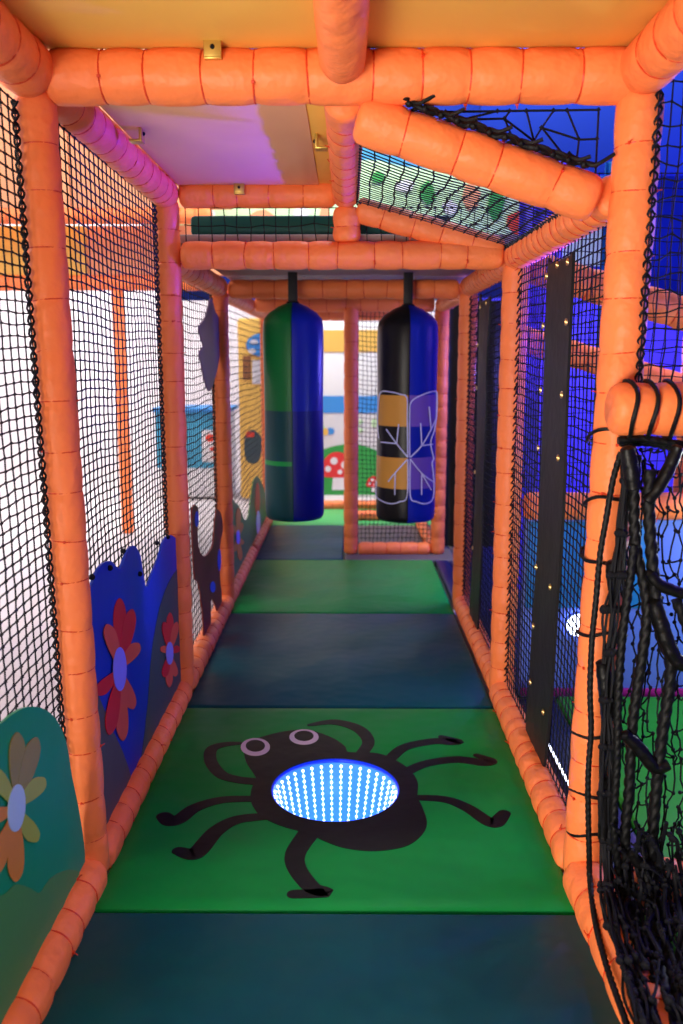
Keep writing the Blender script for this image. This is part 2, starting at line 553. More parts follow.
# ------------------------------------------------------------------ nets
def net(label, p00, p10, p11, p01, cu, cv, r=0.0022, seed=1, wob=0.006, bulge=0.010, cord=('l', 'r'), jit=0.10, keep=None,
        group='black safety nets', material='net_black'):
    rs = np.random.RandomState(seed)
    p00, p10, p11, p01 = [np.array(p, float) for p in (p00, p10, p11, p01)]
    lu = max(np.linalg.norm(p10 - p00), np.linalg.norm(p11 - p01))
    lv = max(np.linalg.norm(p01 - p00), np.linalg.norm(p11 - p10))
    nu, nv = max(2, int(round(lu / cu))), max(2, int(round(lv / cv)))
    s, t = np.meshgrid(np.linspace(0, 1, nu + 1), np.linspace(0, 1, nv + 1), indexing='ij')
    env = np.sin(PI * s) * np.sin(PI * t)
    ds = rs.uniform(-1, 1, s.shape) * jit / nu
    dt = rs.uniform(-1, 1, s.shape) * jit / nv
    a1, a2, a3 = rs.uniform(0, 6.3, 3)
    ds = ds + wob / lu * np.sin(2 * PI * t * 2.2 + a1 + s * 3)
    dt = dt + wob * 1.6 / lv * (np.sin(PI * s) * 1.6 * np.cos(PI * t) + 0.5 * np.sin(2 * PI * s * 1.7 + a2 + 2 * t))
    S, T = np.clip(s + ds * (np.sin(PI * s) ** 0.5), 0, 1), np.clip(t + dt * (np.sin(PI * t) ** 0.5), 0, 1)
    S, T = S[..., None], T[..., None]
    P = p00 * (1 - S) * (1 - T) + p10 * S * (1 - T) + p11 * S * T + p01 * (1 - S) * T
    nrm = np.cross(p10 - p00, p01 - p00)
    nrm /= np.linalg.norm(nrm)
    P = P + nrm * (bulge * env * np.sin(a3 + 3 * s + 2.3 * t))[..., None]
    K = np.ones(s.shape, bool) if keep is None else keep(s, t)
    idx = np.arange(s.size).reshape(s.shape)
    E = []
    m = K[:-1] & K[1:]
    E.append(np.stack([idx[:-1][m], idx[1:][m]], 1))
    m = K[:, :-1] & K[:, 1:]
    E.append(np.stack([idx[:, :-1][m], idx[:, 1:][m]], 1))
    E = np.concatenate(E)
    P = P.reshape(-1, 3)
    A, B = P[E[:, 0]], P[E[:, 1]]
    D = B - A
    D /= np.maximum(np.linalg.norm(D, axis=1, keepdims=True), 1e-9)
    n1 = np.cross(D, nrm)
    n1 /= np.maximum(np.linalg.norm(n1, axis=1, keepdims=True), 1e-9)
    n2 = np.cross(D, n1)
    vs = []
    for end in (A, B):
        for k in range(3):
            th = 2 * PI * k / 3
            vs.append(end + r * (n1 * math.cos(th) + n2 * math.sin(th)))
    V = np.stack(vs, 1).reshape(-1, 3)
    ne = len(E)
    base = (np.arange(ne) * 6)[:, None, None]
    q = np.array([[0, 1, 4, 3], [1, 2, 5, 4], [2, 0, 3, 5]])[None]
    Fq = (base + q).reshape(-1, 4)
    # knots
    kn = P[K.reshape(-1)]
    o = np.array([[1, 0, 0], [-1, 0, 0], [0, 1, 0], [0, -1, 0], [0, 0, 1], [0, 0, -1]]) * r * 2.1
    KV = (kn[:, None] + o[None]).reshape(-1, 3)
    kb = (np.arange(len(kn)) * 6 + len(V))[:, None, None]
    kt = np.array([[0, 2, 4], [2, 1, 4], [1, 3, 4], [3, 0, 4], [2, 0, 5], [1, 2, 5], [3, 1, 5], [0, 3, 5]])[None]
    Ft = (kb + kt).reshape(-1, 3)
    org = (p00 + p10) / 2
    V = np.concatenate([V, KV]) - org
    me = bpy.data.meshes.new('safety_net')
    me.vertices.add(len(V))
    me.vertices.foreach_set('co', V.astype(np.float32).ravel())
    loops = np.concatenate([Fq.ravel(), Ft.ravel()])
    me.loops.add(len(loops))
    me.loops.foreach_set('vertex_index', loops.astype(np.int32))
    tot = np.concatenate([np.full(len(Fq), 4), np.full(len(Ft), 3)])
    start = np.concatenate([[0], np.cumsum(tot)[:-1]])
    me.polygons.add(len(tot))
    me.polygons.foreach_set('loop_start', start.astype(np.int32))
    me.polygons.foreach_set('loop_total', tot.astype(np.int32))
    me.update(calc_edges=True)
    me.materials.append(MATS[material])
    ob = bpy.data.objects.new('safety_net', me)
    COL.objects.link(ob)
    ob.location = org
    ob['_o'] = tuple(org)
    tag(ob, label, 'net', group)
    sides = {'l': (p00, p01), 'r': (p10, p11), 'b': (p00, p10), 't': (p01, p11)}
    rr = random.Random(seed)
    for c in cord:
        a, b = [Vector(p) for p in sides[c]]
        L = (b - a).length
        z = (b - a).normalized()
        nn = Vector(nrm)
        x = z.cross(nn)
        g = G()
        for ph in (0, PI):
            pts = []
            N = int(L / 0.009)
            for i in range(N + 1):
                s_ = L * i / N
                w = 2 * PI * s_ / 0.052 + ph
                pts.append(a + z * s_ + x * (0.008 * math.sin(w) + rr.uniform(-.0012, .0012)) + nn * 0.006 * math.cos(w))
            g.sweep(pts, 0.0029, 5)
        g.build('border_cord', 'net_black', ob)
    return ob


XN = XL - 0.024
CU, CV = 0.040, 0.024
net('left net in the foreground above the green hill panel', (XN, 0.75, 0.03), (XL - .03, Y1 - 0.05, 0.03), (XL - .056, Y1 - 0.05, ZT - .04), (XN, 0.75, ZT - .04),
    CU, CV, seed=3, cord=('r',))
net('left net above the blue bush panel', (XN, Y1 + 0.05, 0.03), (XL - .03, Y2 - 0.046, 0.03), (XL - .03, Y2 - 0.046, ZT - .04), (XN, Y1 + 0.05, ZT - .04), CU, CV, seed=4,
    cord=('r',))
net('left net holding the brown animal and purple cloud panels', (XN, Y2 + 0.05, 0.03), (XL - .032, Y3 - 0.046, 0.03), (XL - .032, Y3 - 0.046, ZL - .04), (XN, Y2 + 0.05, ZL - .04), 0.05,
    0.031, seed=5, cord=('r',))
net('farthest left net behind the mossy green panel', (XN, Y3 + 0.05, 0.03), (XN, Y5 - 0.04, 0.03), (XN, Y5 - 0.04, ZL - .04), (XN, Y3 + 0.05, ZL - .04), 0.075, 0.038, seed=6,
    cord=())
XP = XR + 0.006
net('right net crossed by the wide black strip', (XP, Y1 + 0.05, 0.03), (XP, Y2 - 0.045, 0.03), (XP, Y2 - 0.045, ZL - .04), (XP, Y1 + 0.05, ZL - .04), 0.036, 0.027,
    seed=8, cord=('r', 'b'), r=0.0021)
net('right net crossed by the farther black strip', (XP, Y2 + 0.05, 0.03), (XP, Y3 - 0.045, 0.03), (XP, Y3 - 0.045, ZL - .04), (XP, Y2 + 0.05, ZL - .04), 0.038, 0.027,
    seed=9, cord=('r',), r=0.002)
net('right foreground net above the crossbar', (XR + .042, Y1 - 0.045, 1.2), (1.6, Y1 - 0.045, 1.2), (1.6, Y1 - 0.045, 2.1), (XR + .055, Y1 - 0.045, 2.1), 0.024, 0.038,
    seed=10, cord=('l',), r=0.0021, jit=.25)
net('net hung between the rear posts behind the black bag', (0.065, Y4, 0.07), (XR - .045, Y4, 0.07), (XR - .045, Y4, ZL - .05), (0.065, Y4, ZL - .05), 0.026, 0.03,
    seed=11, cord=(), bulge=0.0)
net('sloping net ramp between the two slanted beams', (0.03, Y1 + 0.07, 1.77), (XR - 0.04, Y1 + 0.07, 1.61), (XR - 0.04, Y2 - .03, 1.635), (0.03, Y2 - .03, 1.78), 0.038, 0.036,
    seed=12, cord=('b', 't', 'r'), r=0.0021)
net('small loose net in the triangle above the nearer slanted beam', (0.05, Y1 + .04, 1.765), (XR - .05, Y1 + .04, 1.61), (XR - .05, Y1 + .04, 1.78), (0.05, Y1 + .04, 1.775), 0.05,
    0.045, seed=13, cord=('b',), r=0.0028, jit=0.9, bulge=.02)
net('low roof net in front of the dark green padded strip', (XL + .06, Y2 + .03, 1.655), (XR - .1, Y2 + .03, 1.655), (XR - .1, Y2 + .03, 1.775), (XL + .06, Y2 + .03, 1.775), 0.047, 0.05,
    seed=14, cord=(), bulge=0.004)
net('net at the back of the violet-lit bay above the sky blue panel', (0.66, 3.2, .78), (2.4, 3.2, .78), (2.4, 3.2, 1.9), (.66, 3.2, 1.9), 0.045, 0.045, seed=15, cord=(), r=0.0022)


# frayed tails on the nearer slanted beam
g = G()
for i in range(14):
    t = i / 13
    p = Vector((0.06 + t * 0.44, Y1 - 0.008, 1.803 - t * 0.145))
    q = rnd.uniform(-1, 1)
    g.sweep(crom([p + Vector((-.03, .03, .004)), p + Vector((0, 0.0, .004)), p + Vector((0.02, -.012, -.004)), p + Vector((.045 + .02 * q, -.02, .004 + .02 * q))], 5), 0.0042, 6)
    g.ball(p, 0.009)
pp = [Vector((0.05 + k * 0.02, Y1 - .004 + 0.006 * math.sin(k * 2.1), 1.807 - k * 0.02 * 0.33 + 0.004 * math.cos(k * 1.7))) for k in range(24)]
g.sweep(crom(pp, 4), 0.0065, 8, lobes=3, pitch=.03)
tag(g.build('lashing_rope', 'rope_black', origin=(0.3, Y1, 1.72)), 'frayed black lashing rope knotted along the nearer slanted beam', 'rope')


# ------------------------------------------------------------------ floor mats
def floor_mat(y0, y1, m, label, x0=XL + 0.036, x1=XR - 0.05, top=0.0, grp='floor mats along the corridor'):
    g = G()
    g.rbox((x0, y0 + .003, -0.05), (x1, y1 - .003, top), 0.014, seg=3)
    o = g.build('floor_mat', m, origin=((x0 + x1) / 2, (y0 + y1) / 2, -0.05))
    return tag(o, label, 'floor mat', grp)


M0, M1, M2, M3, M4, M5 = 1.785, 2.965, 4.15, 5.32, 6.48, 7.2
floor_mat(0.55, M0, 'mat_teal', 'dark teal floor mat at the bottom edge of the picture')
floor_mat(M2, M3, 'mat_green', 'plain green floor mat under the hanging bags')
floor_mat(M1, M2, 'mat_teal', 'dark teal floor mat between the spider mat and the plain green mat')
floor_mat(M3, M4, 'mat_teal', 'teal floor mat left of the post between the bags', x1=-0.03)
floor_mat(M3, M4, 'mat_grey', 'greyish floor mat behind the low net at the rear right', x0=-0.02, x1=XR + .1)
floor_mat(M4, M5, 'mat_lime', 'pale green floor mat at the far end of the corridor', x1=0.9)
floor_mat(Y3 + .06, Y4 - .06, 'mat_navy', 'small dark floor mat in the opening between the rear right posts', XR - .03, XR + .057, -.006, None)
GM = 'floor mats of the right bay'
floor_mat(0.6, Y1 - .14, 'mat_leaf', 'green floor mat under the rope pile at lower right', XR + .065, 1.9, -0.005, GM)
floor_mat(Y1 + .02, Y2 - 0.03, 'mat_leaf', 'bright green mat on the floor behind the rope web', XR + .2, 2.3, 0.0, GM)
floor_mat(Y1 + .02, Y2 - 0.03, 'mat_navy', 'narrow navy mat beside the right net holding the light strip', XR + .055, XR + .195, -0.01, GM)
floor_mat(Y2 + .05, 6.15, 'mat_navy', 'navy mat on the floor beyond the farther right net', XR + .06, 2.4, -0.01, GM)

# spider mat with round hole
HC, HR = Vector((-0.036, 2.36, 0)), 0.192
x0, x1, y0, y1 = XL + 0.036, XR - 0.05, M0 + .003, M1 - .003
N = 96


def rect_pt(th, x0, x1, y0, y1):
    d = Vector((math.cos(th), math.sin(th)))
    t = 1e9
    if d.x > 1e-9: t = min(t, (x1 - HC.x) / d.x)
    if d.x < -1e-9: t = min(t, (x0 - HC.x) / d.x)
    if d.y > 1e-9: t = min(t, (y1 - HC.y) / d.y)
    if d.y < -1e-9: t = min(t, (y0 - HC.y) / d.y)
    return HC.x + d.x * t, HC.y + d.y * t


angs = sorted(set([2 * PI * k / N for k in range(N)] + [math.atan2(y - HC.y, x - HC.x) % (2 * PI) for x in (x0, x1) for y in (y0, y1)]))
rings = []
NA = len(angs)
vs = []


def ring(fn):
    rings.append(len(vs))
    for a in angs:
        vs.append(fn(a))


def outer(a, inset, z):
    x, y = rect_pt(a, x0 + inset, x1 - inset, y0 + inset, y1 - inset)
    return Vector((x, y, z))


ring(lambda a: Vector((HC.x + HR * math.cos(a), HC.y + HR * math.sin(a), -0.05)))
ring(lambda a: Vector((HC.x + HR * math.cos(a), HC.y + HR * math.sin(a), -0.006)))
ring(lambda a: Vector((HC.x + (HR + .003) * math.cos(a), HC.y + (HR + .003) * math.sin(a), 0)))
for t in (0.25, 0.6, 0.9):
    ring(lambda a, t=t: Vector((HC.x + (HR + .003) * math.cos(a), HC.y + (HR + .003) * math.sin(a), 0)).lerp(outer(a, 0.014, 0), t))
ring(lambda a: outer(a, 0.014, 0))
ring(lambda a: outer(a, 0.004, -0.004))
ring(lambda a: outer(a, 0.0, -0.014))
ring(lambda a: outer(a, 0.0, -0.05))
rings.append(rings[0])
fs = []
for i in range(len(rings) - 1):
    for k in range(NA):
        k2 = (k + 1) % NA
        fs.append((rings[i] + k, rings[i] + k2, rings[i + 1] + k2, rings[i + 1] + k))
g = G()
g.add(vs, fs)
spider = g.build('floor_mat', 'mat_green', origin=(HC.x, HC.y, -0.05))
tag(spider, 'green floor mat printed with a black spider around a glowing round window', 'floor mat', 'floor mats along the corridor')

Z2 = lambda zx, zy: (140 + zx / 1.7075, 690 + zy / 1.7075)
g = G()
zt = 0.0006
body = [(178, 100), (181, 122), (192, 140), (198, 152), (190, 170), (190, 192), (205, 214), (235, 230), (275, 242), (295, 248), (315, 258), (350, 270), (400, 275),
        (450, 268), (478, 251), (490, 228), (482, 200), (474, 182), (474, 158), (462, 138), (440, 122), (405, 108), (356, 106), (350, 96), (325, 80), (285, 68),
        (245, 71), (215, 78), (190, 86)]
outl = [onZ(*Z2(p.x, p.y), zt) for p in crom(px2(body), 5, True)]
# ring-shaped print: body minus the hole, as a strip of quads from the hole rim outward
cen = Vector((HC.x, HC.y, zt))
outl_a = [(math.atan2(p.y - cen.y, p.x - cen.x), (p - cen).to_2d().length) for p in outl]


def out_rad(a):
    best = 0
    n = len(outl)
    d = Vector((math.cos(a), math.sin(a)))
    for i in range(n):
        p, q = (outl[i] - cen).to_2d(), (outl[(i + 1) % n] - cen).to_2d()
        e = q - p
        den = d.x * e.y - d.y * e.x
        if abs(den) < 1e-12:
            continue
        t = (p.x * e.y - p.y * e.x) / den
        u = (p.x * d.y - p.y * d.x) / den
        if t > 0 and -1e-6 <= u <= 1 + 1e-6:
            best = max(best, t)
    return best


NB = 220
bv, bf = [], []
for k in range(NB):
    a = 2 * PI * k / NB
    ro = max(out_rad(a), HR + .01)
    d = Vector((math.cos(a), math.sin(a), 0))
    for rr_, z_ in ((HR - .002, 0.0012), (ro, 0.0012), (ro, -.002), (HR - .002, -.002)):
        bv.append(Vector((cen.x, cen.y, z_)) + d * rr_)
for k in range(NB):
    k2 = (k + 1) % NB
    for j in range(4):
        j2 = (j + 1) % 4
        bf.append((k * 4 + j, k * 4 + j2, k2 * 4 + j2, k2 * 4 + j))
g.add(bv, bf)
sp = g.build('spider_body', 'print_black', spider, smooth=False)
legs = [
    ([(200, 157), (165, 153), (138, 144), (121, 122), (122, 102), (140, 94), (170, 91)], [.021, .02, .02, .02, .02, .018, .01]),
    ([(196, 186), (140, 188), (95, 201), (68, 220), (52, 224), (41, 216)], [.016, .019, .022, .024, .026, .022]),
    ([(215, 216), (165, 222), (130, 241), (103, 272), (90, 281), (66, 275)], [.018, .021, .024, .026, .025, .018]),
    ([(288, 245), (266, 278), (268, 305), (294, 338), (318, 346), (262, 349)], [.03, .027, .024, .022, .018, .016]),
    ([(378, 110), (390, 88), (372, 66), (332, 55), (290, 60)], [.02, .021, .024, .022, .01]),
    ([(425, 120), (452, 98), (500, 88), (530, 89), (543, 88), (515, 80)], [.02, .021, .022, .024, .018, .012]),
    ([(455, 140), (488, 126), (540, 119), (585, 124), (600, 121), (575, 112)], [.02, .02, .022, .024, .018, .012]),
    ([(468, 184), (520, 187), (558, 201), (593, 224), (608, 226), (622, 211)], [.015, .018, .02, .022, .024, .018]),
]
for pts, ws in legs:
    gp = [onZ(*Z2(x, y), 0) for x, y in pts]
    c = crom(gp, 7)
    wi = [ws[min(i // 7, len(ws) - 1)] * (1 - (i % 7) / 7) + ws[min(i // 7 + 1, len(ws) - 1)] * (i % 7) / 7 for i in range(len(c))]
    g = G()
    n = len(c)
    left, right = [], []
    for i in range(n):
        t = (c[min(i + 1, n - 1)] - c[max(i - 1, 0)]).normalized()
        pn = Vector((-t.y, t.x, 0))
        left.append(c[i] + pn * wi[i])
        right.append(c[i] - pn * wi[i])
    vs_ = []
    for i in range(n):
        for p in (left[i], right[i]):
            vs_.append(Vector((p.x, p.y, 0.0010)))
            vs_.append(Vector((p.x, p.y, -0.002)))
    fs_ = []
    for i in range(n - 1):
        a, b = 4 * i, 4 * i + 4
        fs_ += [(a, b, b + 2, a + 2), (a, a + 1, b + 1, b), (a + 2, b + 2, b + 3, a + 3)]
    g.add(vs_, fs_)
    for e in (0, n - 1):
        cc = c[e]
        g.prism([Vector((cc.x + wi[e] * math.cos(2 * PI * k / 16), cc.y + wi[e] * math.sin(2 * PI * k / 16), 0.0011)) for k in range(16)], (0, 0, -.003))
    g.build('spider_leg', 'print_black', spider, smooth=False)
for (zx, zy, rx, ry, qx, qy) in ((197, 97, 25, 15, 0, -2), (280, 80, 25, 13, 0, -2)):
    def ell(cx, cy, rx, ry, z):
        return [onZ(*Z2(cx + rx * math.cos(2 * PI * k / 28), cy + ry * math.sin(2 * PI * k / 28)), z) for k in range(28)]
    e = G().prism(ell(zx, zy, rx, ry, 0.0022), (0, 0, -.002)).build('spider_eye', 'print_white', spider, smooth=False)
    e['label'] = 'white ringed eye'
    G().prism(ell(zx + qx, zy + qy, rx * .66, ry * .66, 0.0032), (0, 0, -.002)).build('pupil', 'print_black', e, smooth=False)

# glowing infinity window sunk in the mat; mirror reflections built as a lit shaft
lamp = empty('light_window', (HC.x, HC.y, -0.02), 'round glowing window of blue-white lights sunk in the spider mat', 'light')
TOPR, BOTR, DEP = 0.186, 0.10, 0.46
prof = lambda t: (TOPR + (BOTR - TOPR) * (t ** 0.95), -0.012 - DEP * t)
g = G()
nn = 64
vs, fs = [], []
ts = [i / 14 for i in range(15)]
for t in ts:
    r_, z_ = prof(t)
    for k in range(nn):
        a = 2 * PI * k / nn
        vs.append(Vector((HC.x + r_ * math.cos(a), HC.y + r_ * math.sin(a), z_)))
for i in range(14):
    for k in range(nn):
        k2 = (k + 1) % nn
        fs.append((i * nn + k2, i * nn + k, (i + 1) * nn + k, (i + 1) * nn + k2))
g.add(vs, fs)
g.build('reflection_well', 'led_wall', lamp, recalc=False)
g = G()
r_, z_ = prof(1)
g.add([Vector((HC.x + r_ * math.cos(2 * PI * k / nn), HC.y + r_ * math.sin(2 * PI * k / nn), z_)) for k in range(nn)], [tuple(range(nn))])
g.build('well_bottom', 'led_bottom', lamp, recalc=False)
g = G()
g.sweep([Vector((HC.x + 0.1895 * math.cos(2 * PI * k / 64), HC.y + 0.1895 * math.sin(2 * PI * k / 64), -0.0062)) for k in range(64)], 0.006, 8, closed=True)
g.build('window_rim', 'led_rim', lamp)
for k in range(36):
    a = 2 * PI * (k + .5) / 36
    pts, rad = [], []
    for i in range(27):
        t = 0.02 + i * 0.036
        q = 0.0046 * (1 - 0.5 * t)
        for u, f in ((-1.1, .1), (-.8, .7), (-.4, .95), (0, 1), (.4, .95), (.8, .7), (1.1, .1)):
            r_, z_ = prof(min(1, max(0, t + u * q / DEP)))
            pts.append(Vector((HC.x + (r_ - .003) * math.cos(a), HC.y + (r_ - .003) * math.sin(a), z_)))
            rad.append(max(q * f, .0005))
    G().sweep(pts, rad, 6).build('light_strip', 'led_white', lamp)  # columns shape the repeated mirror images of the light ring


# ------------------------------------------------------------------ mural panels on the left net
XM = XL + 0.002


def outline(pts, X, n=5):
    return [onX(p.x, p.y, X) for p in crom(px2(pts), n, True)]


def petal(c, tip, w, X, base=0.0):
    c, tip = Vector(c), Vector(tip)
    d = tip - c
    s = Vector((-d.y, d.x)).normalized()
    prof_ = [(0.05, .25), (.25, .55), (.45, .85), (.65, 1.0), (.8, .95), (.92, .65), (1.0, 0.0)]
    pts = [c + d * t + s * w * k for t, k in prof_] + [c + d * t - s * w * k for t, k in reversed(prof_[:-1])]
    return [onX(p.x, p.y, X) for p in crom([Vector((q.x, q.y, 0)) for q in pts], 3, True)]


def ellx(c, rx, ry, X, rot=0.0, n=28):
    out = []
    for k in range(n):
        a = 2 * PI * k / n
        x, y = rx * math.cos(a), ry * math.sin(a)
        out.append(onX(c[0] + x * math.cos(rot) - y * math.sin(rot), c[1] + x * math.sin(rot) + y * math.cos(rot), X))
    return out


def flower(panel, c, tips, w, mats_, eye, X):
    g = G()
    for i, (tx, ty, mi) in enumerate(tips):
        g.prism(petal(c, (tx, ty), w, X + 0.001 + i * 0.0003), (-.002, 0, 0), mi)
    f = g.build('flower', mats_, panel, smooth=False)
    G().prism(ellx(c, eye[0], eye[1], X + .0046, eye[2]), (-.002, 0, 0)).build('flower_center', eye[3], f, smooth=False)
    return f


def mural(name, pts, m, label, X=XM, n=5):
    poly = outline(pts, X, n)
    o = G().prism(poly, (-.007, 0, 0)).build(name, m, origin=onX(*pts[0], X), smooth=False)
    return tag(o, label, 'wall panel', 'printed panels on the left net')


hp = mural('wall_mural', [(-60, 742), (-25, 733), (0, 724), (12, 715), (24, 708), (37, 707), (49, 712), (59, 724), (67, 745), (72, 776), (78, 805), (83, 835), (85, 862),
                           (80, 900), (62, 945), (40, 985), (15, 1035), (-15, 1090), (-50, 1130)], 'hill_green',
           'green hill shaped panel with a yellow flower in the left foreground')
G().prism(outline([(-60, 905), (-30, 888), (0, 896), (15, 885), (28, 887), (39, 893), (45, 886), (52, 877), (67, 870), (80, 874), (80, 900), (62, 945), (40, 985), (15, 1035),
                   (-15, 1090), (-50, 1130)], XM + .0015, 4), (-.001, 0, 0)).build('bush_print', 'hill_light', hp, smooth=False)['label'] = 'lighter green bush along the bottom'
flower(hp, (17, 808), [(18, 732, 1), (37, 737, 1), (45, 778, 0), (37, 842, 0), (16, 882, 2), (-8, 878, 2), (-16, 820, 2), (-8, 768, 0)], 8,
       ['petal_olive', 'petal_tan', 'petal_amber'], (8.5, 24, 0.08, 'eye_sky'), XM + .002)

Z6 = lambda zx, zy: (60 + zx / 3.656, 520 + zy / 3.656)
pts = [Z6(*p) for p in [(104, 420), (98, 340), (106, 275), (125, 215), (150, 166), (185, 150), (208, 172), (222, 176), (237, 138), (256, 100), (275, 97), (294, 130), (305, 200),
                        (317, 246), (338, 195), (360, 140), (380, 75), (405, 55), (430, 80), (450, 150), (465, 250), (478, 420), (486, 600), (480, 690), (400, 800),
                        (330, 960), (280, 1080), (225, 1210), (160, 1330), (140, 1330), (134, 1000), (122, 700), (112, 540)]]
bp = mural('wall_mural', pts, 'bush_blue', 'blue bush shaped panel with two red flowers')
G().prism(outline([Z6(*p) for p in [(448, 168), (425, 185), (395, 235), (365, 320), (345, 420), (332, 520), (322, 660), (300, 850), (262, 1040), (300, 1020), (400, 790), (478, 680),
                                    (484, 600), (476, 420), (464, 260)]], XM + .0015, 4), (-.001, 0, 0)).build('hill_print', 'hill_slate', bp, smooth=False)['label'] = 'dark slate hill'
G().prism(outline([Z6(*p) for p in [(116, 580), (135, 625), (190, 760), (235, 860), (262, 960), (255, 1090), (205, 1215), (160, 1310), (142, 1310), (136, 1000), (124, 700)]], XM + .0012, 4),
          (-.001, 0, 0)).build('hill_print', 'hill_ash', bp, smooth=False)['label'] = 'grey hill'
flower(bp, Z6(220, 545), [(*Z6(220, 285), 0), (*Z6(266, 325), 0), (*Z6(289, 450), 1), (*Z6(268, 692), 1), (*Z6(231, 808), 1), (*Z6(181, 786), 0), (*Z6(136, 640), 0),
                          (*Z6(174, 380), 1)], 6.2, ['petal_red', 'petal_coral'], (6.6, 22, 0.0, 'eye_lilac'), XM + .002)
flower(bp, Z6(402, 487), [(*Z6(403, 338), 0), (*Z6(428, 372), 1), (*Z6(438, 465), 0), (*Z6(424, 572), 1), (*Z6(400, 612), 1), (*Z6(382, 575), 0), (*Z6(371, 465), 1),
                          (*Z6(382, 372), 0)], 3.4, ['petal_red', 'petal_coral'], (3.6, 11.5, 0.0, 'eye_lilac'), XM + .002)

ap = mural('wall_mural', [(192, 513), (194, 506), (196, 505), (199, 512), (198, 530), (199, 547), (203, 556), (208, 554), (213, 545), (215, 522), (217, 510), (221, 514), (223, 530),
                           (220, 546), (220, 575), (222, 600), (219, 614), (215, 603), (211, 600), (211, 622), (208, 640), (205, 648), (203, 612), (199, 584), (195, 577),
                           (193, 545)], 'animal_brown', 'brown animal shaped panel with blue patches and raised limbs', n=4)
for c, rx, ry in (((197, 519), 1.8, 8), ((219.5, 560), 1.6, 11), ((213, 587), 2.6, 5.5)):
    G().prism(ellx(c, rx, ry, XM + .002), (-.0015, 0, 0)).build('blue_patch', 'spot_blue', ap, smooth=False)
Z5 = lambda zx, zy: (180 + zx / 6.83, 290 + zy / 6.83)
cp = mural('wall_mural', [Z5(*p) for p in [(215, 55), (240, 140), (268, 200), (276, 300), (270, 450), (248, 570), (206, 690), (172, 620), (150, 510), (135, 430), (162, 385),
                                            (146, 330), (135, 250), (172, 195), (195, 120)]], 'cloud_purple', 'purple cloud shaped panel hanging high on the left net')
Z8 = lambda zx, zy: (180 + zx / 6.83, 420 + zy / 6.83)
mp = mural('wall_mural', [Z8(*p) for p in [(330, 560), (380, 565), (410, 600), (440, 680), (468, 655), (482, 560), (500, 430), (525, 385), (550, 415), (585, 500), (620, 560),
                                            (640, 640), (600, 760), (500, 960), (430, 1090), (370, 1160), (335, 1100)]], 'moss',
           'mossy green panel with an orange flower and red mushroom, beside the green bag')
flower(mp, Z8(398, 800), [(*Z8(400, 600), 0), (*Z8(425, 700), 0), (*Z8(430, 850), 0), (*Z8(415, 960), 0), (*Z8(370, 900), 0), (*Z8(365, 720), 0)], 2.4, ['petal_amber'],
       (1.8, 7, 0.0, 'eye_lilac'), XM + .002)
mq = G().prism(ellx(Z8(530, 545), 2.4, 17, XM + .002), (-.0015, 0, 0)).build('mushroom_cap', 'red_print', mp, smooth=False)
G().prism(ellx(Z8(535, 700), 2.0, 12, XM + .0025), (-.0015, 0, 0)).build('mushroom_stem', 'white_print', mp, smooth=False)

# cord knots that tie the blue panel to the net
kn = [(148, 572), (118, 566), (165, 541), (131, 549), (100, 575), (176, 535)]
g = G()
for (x, y) in kn:
    p = onX(x - 8, y + 2, XM + .004)
    g.ball(p, 0.008)
g.build('tie_knot', 'net_black', bp)


# ------------------------------------------------------------------ hanging bags
def bag(px, ztop, zbot, y, label, rows, prof_mats, rad=0.142):
    """rows: list of (z_from, z_to, left material index, right material index) from the top"""
    x = onY(px, 420, y).x
    root = empty('hanging_bag', (x, y, zbot), label, 'hanging bag', 'padded bags hung in the corridor')
    n = 48
    prof_ = []
    zs = [ztop, ztop - .018, ztop - .045, ztop - .075, ztop - .10]
    rr_ = [.03, .07, .112, .137, rad]
    prof_ += list(zip(zs, rr_))
    z = ztop - .1
    cuts = sorted({r[1] for r in rows} | {r[0] for r in rows}, reverse=True)
    zz = z
    marks = [c for c in cuts if zbot + 0.02 < c < z]
    allz = sorted(set([z - (z - zbot - .03) * i / 16 for i in range(1, 17)] + marks), reverse=True)
    for q in allz:
        prof_.append((q, rad * (1 + 0.012 * math.sin((q - zbot) * 9))))
    prof_ += [(zbot + .012, rad * .985), (zbot, rad * .93), (zbot - .0, 0.001)]
    g = G()
    vs, fs, mi = [], [], []
    for (q, r) in prof_:
        for k in range(n):
            a = 2 * PI * k / n
            vs.append((x + r * math.cos(a), y + r * math.sin(a), q))
    b = 0
    for i in range(len(prof_) - 1):
        zm = (prof_[i][0] + prof_[i + 1][0]) / 2
        row = next((r for r in rows if r[0] >= zm >= r[1]), rows[-1])
        for k in range(n):
            a = 2 * PI * (k + .5) / n
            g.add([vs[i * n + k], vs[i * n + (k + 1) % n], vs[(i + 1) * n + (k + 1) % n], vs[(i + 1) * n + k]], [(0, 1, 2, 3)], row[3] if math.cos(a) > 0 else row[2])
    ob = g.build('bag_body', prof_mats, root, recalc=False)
    bm = bmesh.new()
    bm.from_mesh(ob.data)
    bmesh.ops.remove_doubles(bm, verts=bm.verts[:], dist=1e-5)
    bmesh.ops.recalc_face_normals(bm, faces=bm.faces[:])
    for f in bm.faces:
        f.smooth = True
    bm.to_mesh(ob.data)
    bm.free()
    # seams
    for sgn in (-1, 1):
        pts = [Vector((x, y + sgn * (r + .001), q)) for q, r in prof_[1:-2]]
        G().sweep(pts, 0.0028, 5).build('seam', prof_mats[-1], root)
    G().rbox((x - .022, y - .006, ztop - .01), (x + .022, y + .004, 1.652), 0.002).build('strap', 'strip_black', root)
    G().rbox((x - .03, y - .03, ztop - .012), (x + .03, y + .03, ztop + .006), 0.008).build('strap_collar', 'strip_black', root)
    return root, x


